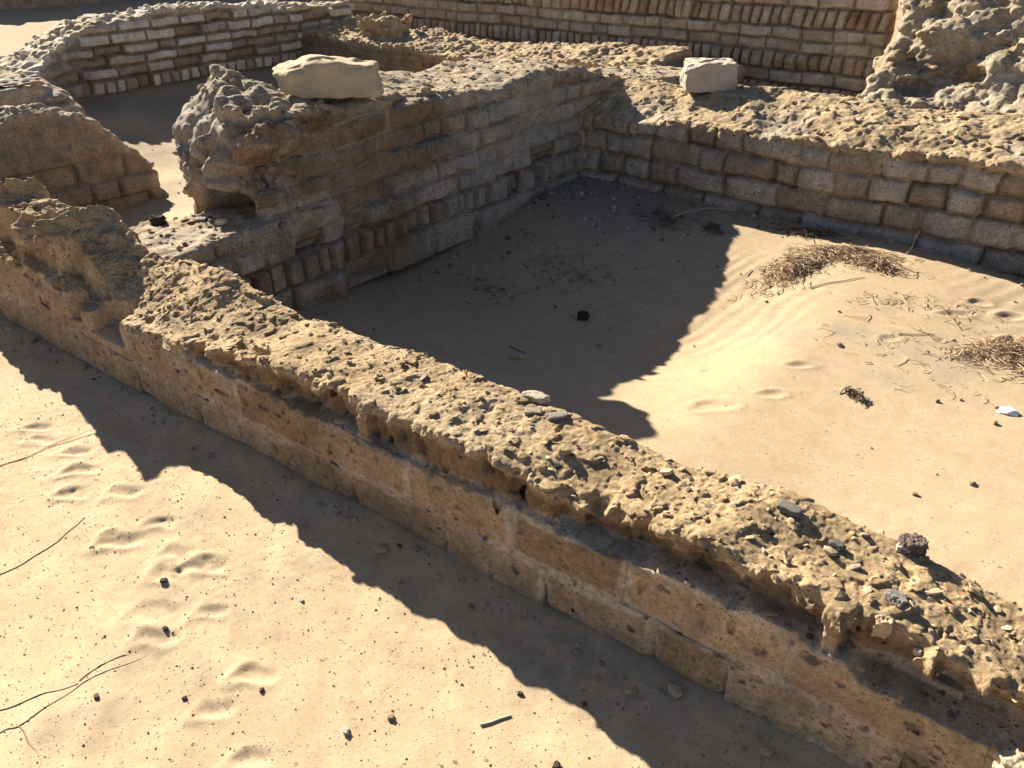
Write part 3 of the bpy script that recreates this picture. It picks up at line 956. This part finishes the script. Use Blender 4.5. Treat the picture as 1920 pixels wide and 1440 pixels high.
def gz(x, y):
    i = np.clip(np.searchsorted(gx, x), 0, nx_ - 1); j = np.clip(np.searchsorted(gy, y), 0, ny_ - 1)
    return float(z[i * ny_ + j])


# ================================================================ stones, chips, straw


def ico(sub=1):
    import bmesh
    bm = bmesh.new(); bmesh.ops.create_icosphere(bm, subdivisions=sub, radius=1)
    v = np.array([p.co[:] for p in bm.verts]); f = np.array([[q.index for q in p.verts] for p in bm.faces]); bm.free()
    return v, f


IV1, IF1 = ico(1)
IV2, IF2 = ico(2)


def rotm(r, tilt=1.):
    a = r.random() * 2 * math.pi
    R1 = np.array([[math.cos(a), -math.sin(a), 0], [math.sin(a), math.cos(a), 0], [0, 0, 1]])
    b = (r.random() - .5) * 2 * tilt; c = (r.random() - .5) * 2 * tilt
    R2 = np.array([[1, 0, 0], [0, math.cos(b), -math.sin(b)], [0, math.sin(b), math.cos(b)]])
    R3 = np.array([[math.cos(c), 0, math.sin(c)], [0, 1, 0], [-math.sin(c), 0, math.cos(c)]])
    return R2 @ R3 @ R1


PALETTE = np.array([[.56, .41, .24], [.60, .46, .29], [.40, .32, .24], [.30, .25, .20], [.14, .115, .095], [.56, .48, .36], [.38, .25, .15]])


def scatter(name, pts, sizes, seed, flat=(.25, .6), tilt=.5, label='', sink=.25, pal=None, pw=None, IV=IV1, IF=IF1):
    r = np.random.default_rng(seed); pal = PALETTE if pal is None else pal
    Vs, Fs, Cs = [], [], []; n = 0
    for p, s in zip(pts, sizes):
        v = IV * (1 + .35 * (r.random((len(IV), 1)) - .5)) + .12 * (r.random(IV.shape) - .5)
        sc = np.array([1, .55 + .45 * r.random(), flat[0] + (flat[1] - flat[0]) * r.random()]) * s
        v = (v * sc) @ rotm(r, tilt).T + np.asarray(p) + np.array([0, 0, sc[2] * (1 - 2 * sink)])
        Vs.append(v); Fs.append(IF + n); n += len(IV)
        c = pal[r.choice(len(pal), p=pw)] * (.8 + .4 * r.random())
        Cs.append(np.repeat(c[None], len(IV), 0))
    o = mk(name, np.concatenate(Vs), np.concatenate(Fs), M_CHIP, np.concatenate(Cs), smooth=False)
    return tag(o, label, 'rubble', None, 'stuff')


def tops(V, cond, n, seed):
    """random vertices lying on the upper surface: highest vertex in small columns"""
    r = np.random.default_rng(seed)
    W_ = V[cond]
    key = np.round(W_[:, 0] / .012).astype(np.int64) * 100003 + np.round(W_[:, 1] / .012).astype(np.int64)
    o = np.lexsort((-W_[:, 2], key)); k = key[o]
    first = np.concatenate([[True], k[1:] != k[:-1]])
    T = W_[o][first]
    return T[r.choice(len(T), min(n, len(T)), replace=False)]


def lsz(n, seed, a, s):
    return np.exp(np.random.default_rng(seed).normal(math.log(a), s, n))


PW = [.38, .28, .12, .07, .03, .06, .06]
T = tops(NV, (NV[:, 2] > .26) & (NV[:, 1] > 1.38), 1700, 1)
scatter('rubble_chips', T, np.clip(lsz(len(T), 2, .0052, .6), .0022, .022), 3, flat=(.12, .4), tilt=.6, sink=.4, label='loose chips and pebbles scattered over the top of the foreground wall', pw=PW)
T = tops(LV, ((LV[:, 2] > .5) & (LV[:, 1] > 2.3)) | ((LV[:, 2] > .33) & (LV[:, 1] < 2.6)), 420, 4)
scatter('rubble_chips', T, np.clip(lsz(len(T), 5, .010, .5), .005, .034), 6, label='loose chips on top of the cross wall and its low sill', pw=PW)
T = tops(RV, RV[:, 2] > .44, 380, 7)
scatter('rubble_chips', T, np.clip(lsz(len(T), 8, .009, .5), .005, .03), 9, label='loose chips on top of the right-hand wall', pw=PW)
T = tops(CV, CV[:, 2] > .33, 170, 17)
scatter('rubble_chips', T, np.clip(lsz(len(T), 18, .014, .5), .008, .04), 19, label='crumbled lumps on top of the dark back wall', pw=PW)

r = np.random.default_rng(77)
GP = []
for i in range(9500):
    xx = r.uniform(-3.3, .35); yy = r.uniform(.15, 1.34)
    GP.append((xx, yy, gz(xx, yy)))
scatter('gravel', GP, np.clip(lsz(len(GP), 21, .0014, .5), .0008, .0045), 22, flat=(.3, .8), sink=.4, label='fine gravel lying on the foreground sand', pw=[.46, .28, .12, .04, .01, .09, 0.])
GP = []
for i in range(520):
    a, b = r.normal(-2.55, .38), r.normal(4.2, .5)
    if a < -3.02 or b > 4.8 or b < 2.6: continue
    GP.append((a, b, gz(a, b)))
for i in range(80):
    a, b = r.uniform(-3., 0), r.uniform(2., 4.75)
    GP.append((a, b, gz(a, b)))
for i in range(140):
    a, b = r.uniform(-7.7, -4.0), r.uniform(2.2, 6.4)
    GP.append((a, b, gz(a, b)))
scatter('gravel', GP, np.clip(lsz(len(GP), 23, .006, .55), .003, .022), 24, flat=(.4, .8), label='small stones and crumbs on the shaded sand of the rooms', pw=[.22, .2, .16, .14, .12, .10, .06])


def stone(name, c, size, rotz, planes, seed, colr, label, cat_='stone', rough=.012, step=None, wamp=.0, mat=M_STONE, group=None):
    """rock as an intersection of cut planes; size = full extents"""
    r = np.random.default_rng(seed)
    sx, sy, sz = size; m = max(size) * .62; step = step or max(size) / 70
    pl = []
    for nrm, off in planes:
        nn = np.array(nrm, float); nn /= np.linalg.norm(nn); pl.append((nn, off))
    def fb(x, y, z):
        d = None
        for nn, off in pl:
            e = (nn[0] * x / sx + nn[1] * y / sy + nn[2] * z / sz - off) * min(size)
            d = e if d is None else smax(d, e, min(size) * .035)
        return d
    def ff(x, y, z):
        k = 1.2 / max(size)
        w, wi = wor(x, y, z, 5 * k, seed)
        hol = ss(.12, .5, n3(x, y, z, 5.5 * k, seed * 3.)) * ss(.0, .3, z / sz) if wamp > .005 else 0
        return fb(x, y, z) + rough * fbm(x, y, z, 4.5 * k, 5, seed, .6) + wamp * (w - .45) + 1.3 * wamp * hol
    g = np.arange(-m, m, step)
    V, Q = field_mesh(g, g, np.arange(-sz * .75, sz * .75, step), fb, ff, rough + wamp * 2 + .01)
    a = math.cos(rotz), math.sin(rotz)
    V = V @ np.array([[a[0], a[1], 0], [-a[1], a[0], 0], [0, 0, 1]])
    V[:, 2] -= V[:, 2].min()
    cc = C(*colr) * (1 + .12 * fbm(*V.T, 6. / max(size), 3)[:, None])
    o = mk(name, V + np.array(c), Q, mat, cc, org=np.array(c))
    return tag(o, label, cat_, group)


BOX = [((1, 0, 0), .48), ((-1, 0, 0), .48), ((0, 1, 0), .48), ((0, -1, 0), .48), ((0, 0, 1), .46), ((0, 0, -1), .48)]
HEAD = math.atan2(.6, .8)      # rotation that lines an object up with the picture's horizontal
stone('limestone_block', (-3.23, 2.84, .855), (.49, .30, .20), HEAD + .06, [((1, 0, .1), .47), ((-1, 0, -.35), .50), ((0, 1, 0), .48), ((.03, -1, .10), .43), ((0, 0, -1), .46), ((.34, .12, 1), .34), ((-.62, -.05, .9), .40), ((-1, -1, .1), .56), ((1, -.6, .1), .56), ((1, .1, .9), .56), ((-.6, 0, -1), .50), ((-.25, -.75, 1), .50), ((.3, -.6, 1), .46)], 5,
      (.70, .53, .33), 'large yellowish limestone block lying on the broken end of the cross wall', 'stone block', rough=.008, wamp=.011)
stone('limestone_block', (-2.40, 5.36, .595), (.34, .25, .195), HEAD - .05, BOX + [((-.6, -.2, 1), .50), ((.8, 0, 1), .62)], 9, (.68, .56, .43),
      'squarish whitish block standing on the right-hand wall', 'stone block', rough=.012, wamp=.008)
stone('dark_stone', (-.135, 1.665, .405), (.055, .045, .034), .4, BOX + [((1, 1, 1), .6), ((-1, 1, 1), .6), ((-1, -1, .8), .6), ((1, -1, .6), .62)], 13, (.20, .15, .12),
      'reddish brown pitted stone on the far edge of the foreground wall near the right', 'stone', rough=.004, wamp=.004)


# ---- more single stones
RND = [((1, 1, 1), .60), ((-1, 1, 1), .58), ((-1, -1, .8), .6), ((1, -1, .6), .62), ((1, -1, -1), .6), ((-1, 1, -1), .6)]
SILL = LV[LV[:, 2] < .46]
def on(V, x, y):
    m = (np.abs(V[:, 0] - x) < .012) & (np.abs(V[:, 1] - y) < .012)
    return float(np.percentile(V[m][:, 2], 80)) if m.any() else .42
def peb(name, V, x, y, size, rz, seed, colr, label, cat_='stone', sink=.12, planes=BOX + RND):
    z0 = (on(V, x, y) if V is not None else gz(x, y)) - size[2] * sink
    return stone(name, (x, y, z0), size, rz, planes, seed, colr, label, cat_, rough=min(size) * .16, step=max(size) / 26, wamp=min(size) * .08)
peb('pale_pebble', NV, -.15, 1.645, (.026, .02, .018), .2, 31, (.62, .54, .42), 'rounded pale pebble below the reddish brown stone on the foreground wall')
peb('flat_stone', NV, -1.165, 1.665, (.075, .04, .022), .1, 32, (.58, .49, .37), 'flat pale stone near the far edge of the foreground wall, halfway along')
peb('slate_chip', NV, -.394, 1.60, (.055, .03, .02), -.2, 33, (.20, .185, .165), 'dark grey slaty chip throwing a shadow on the foreground wall')
peb('slate_chip', NV, -.118, 1.492, (.045, .03, .022), -.5, 34, (.27, .24, .21), 'small grey chip nearest the hollow at the right of the foreground wall')
peb('slate_chip', NV, -.27, 1.57, (.034, .02, .016), -.3, 35, (.16, .145, .13), 'black narrow chip between the two grey chips on the foreground wall')
peb('clay_lump', NV, -.125, 1.43, (.035, .03, .045), .3, 36, (.58, .44, .27), 'sunlit clay lump standing in the hollow under the foreground wall crust', sink=.3)
peb('white_pebble', NV, -.05, 1.42, (.014, .012, .012), .3, 37, (.80, .74, .60), 'tiny white pebble in the dark hollow at the right of the foreground wall')
peb('brown_stone', NV, -.243, 1.375, (.024, .018, .014), .3, 38, (.24, .18, .15), 'small brown stone on the ledge where the foreground wall breaks')
peb('flat_stone', NV, -1.124, 1.597, (.05, .03, .014), .6, 39, (.40, .34, .27), 'thin grey flake in a cluster of flakes on the foreground wall')
peb('flat_stone', NV, -1.06, 1.62, (.06, .03, .014), .9, 40, (.34, .29, .23), 'longest dark flake beside the thin grey flake on the foreground wall')
peb('round_stone', NV, -.955, 1.50, (.032, .028, .016), .6, 41, (.42, .31, .18), 'round tan stone lying flat on the middle of the foreground wall')
peb('stone_chip', SILL, -3.274, 2.135, (.055, .04, .025), .5, 42, (.86, .75, .52), 'cream coloured chip lying on the low doorway sill', 'stone')
peb('pottery_sherd', SILL, -3.41, 2.27, (.11, .05, .018), .9, 43, (.60, .38, .26), 'larger pink pottery sherd on the low doorway sill', 'sherd')
peb('pottery_sherd', SILL, -3.364, 2.19, (.05, .04, .014), .3, 44, (.62, .42, .30), 'smaller pink pottery sherd between the cream chip and the larger sherd', 'sherd')
peb('grey_stone', SILL, -3.44, 2.20, (.085, .05, .022), .2, 45, (.36, .33, .30), 'flat grey stone on the low doorway sill beside the pink sherds')
peb('grey_stone', SILL, -3.405, 2.11, (.06, .045, .02), .6, 46, (.33, .30, .26), 'pale grey flake left of the cream chip on the doorway sill')
peb('black_stone', SILL, -3.55, 1.985, (.06, .055, .05), .2, 47, (.055, .045, .038), 'round black stone at the left end of the doorway sill')
peb('black_stone', None, -1.974, 3.228, (.05, .045, .045), .2, 48, (.05, .045, .04), 'round black stone alone on the shaded sand of the room')
peb('grey_stone', None, -1.93, 2.60, (.055, .04, .03), .5, 49, (.50, .42, .33), 'pale grey stone beside a thin stick on the shaded sand')
peb('tan_stone', None, -.239, 2.488, (.016, .012, .010), .2, 50, (.45, .28, .17), 'tiny reddish stone on the bright sand right of the foreground wall')
for k, (a, b, sz, cc, lb) in enumerate([(-1.66, .70, .020, (.10, .08, .07), 'black stone beside a footprint near the end of the forked root'),
        (-1.82, .80, .026, (.13, .10, .08), 'dark stone below the paired footprints on the foreground sand'),
        (-1.43, .60, .016, (.16, .12, .09), 'dark brown pebble left of the lowest footprints'),
        (-1.30, .725, .016, (.10, .08, .07), 'black pebble in the middle of the lowest footprints'),
        (-1.60, .475, .020, (.18, .14, .11), 'brown pebble below the forked root'),
        (-.80, 1.10, .018, (.09, .075, .06), 'black pebble above the short bleached stick'),
        (-.66, 1.17, .018, (.17, .10, .06), 'reddish brown pebble right of the bleached stick'),
        (-.62, .99, .026, (.09, .07, .055), 'dark lump near the bottom edge below the bleached stick'),
        (-1.055, .77, .026, (.60, .55, .48), 'whitish flat chip at the bottom left of the bleached stick'),
        (-1.45, .98, .016, (.66, .62, .56), 'pale pebble beside the shadow edge of the foreground wall'),
        (-1.0, .86, .022, (.40, .30, .17), 'tan flake on the sand left of the bleached stick')]):
    peb('pebble', None, a, b, (sz * .72, sz * .55, sz * .36), k * .7, 60 + k, cc, lb, 'pebble')


# ---- dry plants
def tube(pts, rad, ns=5):
    pts = np.asarray(pts, float); n = len(pts)
    T_ = np.gradient(pts, axis=0); T_ /= np.linalg.norm(T_, axis=1)[:, None] + 1e-9
    up = np.array([.3, .2, 1.]); A = np.cross(T_, up); A /= np.linalg.norm(A, axis=1)[:, None] + 1e-9; B_ = np.cross(T_, A)
    rad = np.broadcast_to(rad, (n,))
    th = np.arange(ns) / ns * 2 * math.pi
    V = pts[:, None, :] + rad[:, None, None] * (A[:, None, :] * np.cos(th)[None, :, None] + B_[:, None, :] * np.sin(th)[None, :, None])
    F_ = []
    for i in range(n - 1):
        for k in range(ns):
            F_.append((i * ns + k, i * ns + (k + 1) % ns, (i + 1) * ns + (k + 1) % ns, (i + 1) * ns + k))
    return V.reshape(-1, 3), np.array(F_)
def smooth_path(xy, n, lift, seed, jit=.006):
    xy = np.array(xy, float); t = np.linspace(0, len(xy) - 1, n)
    r = np.random.default_rng(seed)
    px = np.interp(t, np.arange(len(xy)), xy[:, 0]); py = np.interp(t, np.arange(len(xy)), xy[:, 1])
    for _ in range(3):
        px[1:-1] = (px[:-2] + px[1:-1] * 2 + px[2:]) / 4; py[1:-1] = (py[:-2] + py[1:-1] * 2 + py[2:]) / 4
    ph = r.random() * 6
    px = px + jit * .5 * np.sin(t * 4 + ph); py = py + jit * .5 * np.cos(t * 5 + ph)
    return np.stack([px, py, [gz(a, b) + lift for a, b in zip(px, py)]], 1)
def twig(name, xy, rad, colr, label, cat_='twig', lift=.002, seed=1, parent=None, rise=None, jit=.006):
    p = smooth_path(xy, max(10, len(xy) * 6), lift, seed, jit)
    if rise is not None: p[:, 2] += np.interp(np.linspace(0, 1, len(p)), np.linspace(0, 1, len(rise)), rise)
    V, Q = tube(p, rad * np.linspace(1, .55, len(p)))
    if parent is not None:
        o = mk(name, V, Q, M_STRAW, np.repeat(C(*colr), len(V), 0), org=np.array(parent.location)); o.parent = parent; o.location = (0, 0, 0)
        return o
    return tag(mk(name, V, Q, M_STRAW, np.repeat(C(*colr), len(V), 0), org=p[0]), label, cat_)
RT_ = (.38, .285, .19)
o = twig('dry_root', [(-1.69, .24), (-1.69, .289), (-1.673, .323), (-1.666, .401), (-1.673, .464), (-1.659, .532), (-1.618, .608)], .0026, RT_, 'thin forked root half buried in the sand at the lower left', 'root', lift=-.0005, seed=4)
twig('side_root', [(-1.673, .323), (-1.599, .317), (-1.524, .306)], .0022, RT_, '', lift=-.0005, seed=5, parent=o)
twig('side_root', [(-1.80, .26), (-1.76, .321), (-1.712, .405), (-1.681, .468)], .0024, RT_, '', lift=0, seed=6, parent=o)
twig('side_root', [(-1.683, .48), (-1.69, .54), (-1.658, .589)], .0026, RT_, '', lift=-.0005, seed=7, parent=o)
twig('dry_twig', [(-2.25, .46), (-2.238, .514), (-2.226, .606), (-2.238, .698), (-2.247, .752), (-2.273, .818)], .0017, (.62, .40, .20), 'thin orange twig on the left sand below the footprints', lift=.001, seed=8)
twig('dry_twig', [(-2.80, .66), (-2.778, .759), (-2.76, .858), (-2.759, .969), (-2.743, 1.058), (-2.70, 1.16)], .0018, (.62, .42, .24), 'thin tan twig on the left sand pointing into the wall shadow', lift=.002, seed=9, rise=(0, 0, 0, .005, .01))
twig('bleached_stick', [(-.821, .971), (-.803, .998), (-.781, 1.037)], .0038, (.66, .56, .42), 'short bleached stick on the sand near the bottom centre', 'stick', lift=.002, seed=10, jit=.001)
twig('thin_stick', [(-2.033, 2.691), (-1.931, 2.675)], .004, (.20, .15, .11), 'thin dark stick on the shaded sand of the room', 'stick', lift=.004, seed=11)
twig('dry_reed', [(-2.15, 4.46), (-2.09, 4.57), (-2.0, 4.68), (-1.85, 4.77)], .008, (.52, .42, .22), 'curved yellow reed lying at the foot of the right-hand wall', 'reed', lift=.01, seed=12, rise=(0, .02, .03, .02))
twig('dry_reed', [(-.815, 4.60), (-.807, 4.66), (-.80, 4.70)], .005, (.62, .50, .32), 'short reed sticking up from the sand crest', 'reed', lift=.0, seed=13, rise=(0, .05, .12))
twig('dry_twig', [(-.50, 4.02), (-.43, 3.93), (-.389, 3.866)], .003, (.25, .18, .12), 'dark twig between the two straw heaps', lift=.004, seed=14)
twig('dry_twig', [(-.60, 3.66), (-.55, 3.70), (-.47, 3.74)], .0028, (.42, .30, .18), 'thin tan twig in the litter between the straw heaps', lift=.004, seed=15)
twig('dry_twig', [(-1.10, 3.95), (-1.0, 4.06), (-.90, 4.16)], .0032, (.50, .37, .22), 'long straw lying in front of the larger straw heap', lift=.004, seed=16)
def straw_heap(name, blobs, n, seed, label, pal, lr=(.025, .10), rad=.0022, hgt=.05, cat_='straw heap', kind=None):
    r = np.random.default_rng(seed); Vs, Fs, Cs = [], [], []; k = 0
    wts = np.array([b[4] for b in blobs]); wts = wts / wts.sum()
    for i in range(n):
        b = blobs[r.choice(len(blobs), p=wts)]
        u, v = r.normal(0, 1, 2) * .5
        a0 = b[5]
        x_ = b[0] + u * b[2] * math.cos(a0) - v * b[3] * math.sin(a0); y_ = b[1] + u * b[2] * math.sin(a0) + v * b[3] * math.cos(a0)
        h = hgt * math.exp(-1.1 * (u * u + v * v) * 2) * r.random() + .003
        L_ = r.uniform(*lr) * (1 if r.random() > .1 else 1.6); a = a0 + r.normal(0, .9); el = r.normal(0, .22)
        dv = np.array([math.cos(a) * math.cos(el), math.sin(a) * math.cos(el), math.sin(el)]) * L_ / 2
        c0 = np.array([x_, y_, gz(x_, y_) + h])
        bend = np.array([r.normal() * .12, r.normal() * .12, abs(r.normal()) * .10]) * L_
        p = np.array([c0 - dv, c0 + bend, c0 + dv])
        p[:, 2] = np.maximum(p[:, 2], gz(x_, y_) + .001)
        V, Q = tube(p, rad * r.uniform(.5, 1.4), 4)
        Vs.append(V); Fs.append(Q + k); k += len(V)
        Cs.append(np.repeat((np.array(pal[r.integers(len(pal))]) * r.uniform(.75, 1.25))[None], len(V), 0))
    return tag(mk(name, np.concatenate(Vs), np.concatenate(Fs), M_STRAW, np.concatenate(Cs)), label, cat_, None, kind)
STR = [(.74, .55, .34), (.62, .42, .25), (.50, .30, .17), (.85, .70, .48), (.36, .21, .13)]
straw_heap('straw_heap', [(-1.25, 4.18, .28, .11, 1.0, 1.3), (-1.08, 4.44, .24, .09, .9, .2), (-.93, 4.36, .17, .08, .6, -.2)], 2200, 5, 'larger heap of reddish dry straw by the sand crest at the right', STR, hgt=.045, lr=(.015, .07), rad=.0015)
straw_heap('straw_heap', [(-.13, 3.80, .30, .11, 1.0, .7), (.06, 3.75, .34, .16, 1., .3)], 1500, 6, 'dry straw heap at the right edge of the picture', STR, hgt=.035, lr=(.015, .07), rad=.0015)
straw_heap('plant_litter', [(-.55, 3.62, .3, .3, 1., .5), (-.72, 3.98, .2, .10, 1., .3), (-.40, 4.02, .25, .2, .6, .2), (-.30, 3.3, .25, .12, .3, .2)], 170, 7, 'thin scatter of broken straw on the sand between the two straw heaps', STR, lr=(.012, .06), hgt=.004, rad=.0013, cat_='straw litter', kind='stuff')
DRK = [(.20, .145, .10), (.28, .20, .13), (.14, .10, .075)]
straw_heap('dry_weed', [(-2.19, 4.42, .12, .16, 1., .9)], 130, 8, 'dark tangle of dead weed in the shade by the tip of the sunlit sand', DRK, lr=(.02, .08), rad=.0013, hgt=.03, cat_='dead weed', kind='stuff')
straw_heap('dry_weed', [(-2.53, 3.22, .16, .12, 1., .4), (-2.72, 3.3, .1, .1, .4, .4)], 75, 9, 'dark dead weed lying in the shade near the upright bricks', DRK, lr=(.012, .05), rad=.0014, hgt=.02, cat_='dead weed', kind='stuff')
straw_heap('dry_weed', [(-2.42, 3.62, .3, .12, 1., .3), (-2.2, 3.6, .2, .1, .6, .2)], 90, 10, 'dark dead weed strewn in the middle of the shaded sand', DRK, lr=(.012, .05), rad=.0014, hgt=.015, cat_='dead weed', kind='stuff')
straw_heap('dry_weed', [(-1.86, 4.47, .06, .08, 1., .9)], 60, 11, 'small dead weed at the sunlit sand tip', DRK, lr=(.03, .07), rad=.0018, hgt=.04, cat_='dead weed')
straw_heap('dry_weed', [(-.595, 3.03, .02, .06, 1., .9)], 45, 12, 'small charred weed standing alone on the bright sand', DRK, lr=(.015, .05), rad=.0022, hgt=.035, cat_='dead weed')
straw_heap('dry_weed', [(-1.35, 4.68, .2, .06, 1., .2)], 90, 13, 'dark stalks in the wall shadow behind the larger straw heap', DRK, lr=(.04, .12), rad=.002, hgt=.04, cat_='dead weed')
# white paper scrap
v = np.array([[-.035, -.02, 0], [0, -.026, .006], [.036, -.016, .002], [-.03, .004, .012], [.004, .002, .016], [.034, .008, .010], [-.026, .024, .004], [.006, .03, .01], [.03, .024, 0]])
v = np.concatenate([v, v - [0, 0, .002]])
q = [(0, 1, 4, 3), (1, 2, 5, 4), (3, 4, 7, 6), (4, 5, 8, 7)]
q = q + [tuple(a + 9 for a in f[::-1]) for f in q]
rim = [0, 1, 2, 5, 8, 7, 6, 3]
q += [(rim[(i + 1) % 8], rim[i], rim[i] + 9, rim[(i + 1) % 8] + 9) for i in range(8)]
tag(mk('paper_scrap', v + np.array([-.092, 3.242, gz(-.092, 3.242) + .002]), np.array(q), M_STONE, np.repeat(C(1.2, 1.2, 1.2), 18, 0)), 'crumpled white paper scrap on the bright sand at the right edge', 'paper')

r = np.random.default_rng(91)
GP = []
for i in range(150):
    a = r.uniform(-4.6, .3); b = 1.33 - abs(r.normal()) * .05
    GP.append((a, b, gz(a, b)))
for i in range(160):
    b = r.uniform(2.3, 4.8); a = -3.03 + abs(r.normal()) * .10
    GP.append((a, b, gz(a, b)))
for i in range(160):
    a = r.uniform(-3., .3); b = 4.80 - abs(r.normal()) * .07
    GP.append((a, b, gz(a, b)))
scatter('wall_crumbs', GP, np.clip(lsz(len(GP), 92, .0065, .6), .003, .028), 93, flat=(.4, .8), label='crumbs fallen to the foot of the walls', pw=[.30, .24, .18, .14, .04, .04, .06])

peb('clay_lump', NV, .115, 1.375, (.10, .06, .06), .1, 95, (.58, .44, .27), 'largest sunlit clay lump on the ledge at the lower right corner', sink=.2)
peb('clay_lump', NV, .165, 1.345, (.07, .05, .045), .5, 96, (.62, .50, .33), 'pale clay lump at the lower right corner, below the largest one', sink=.2)
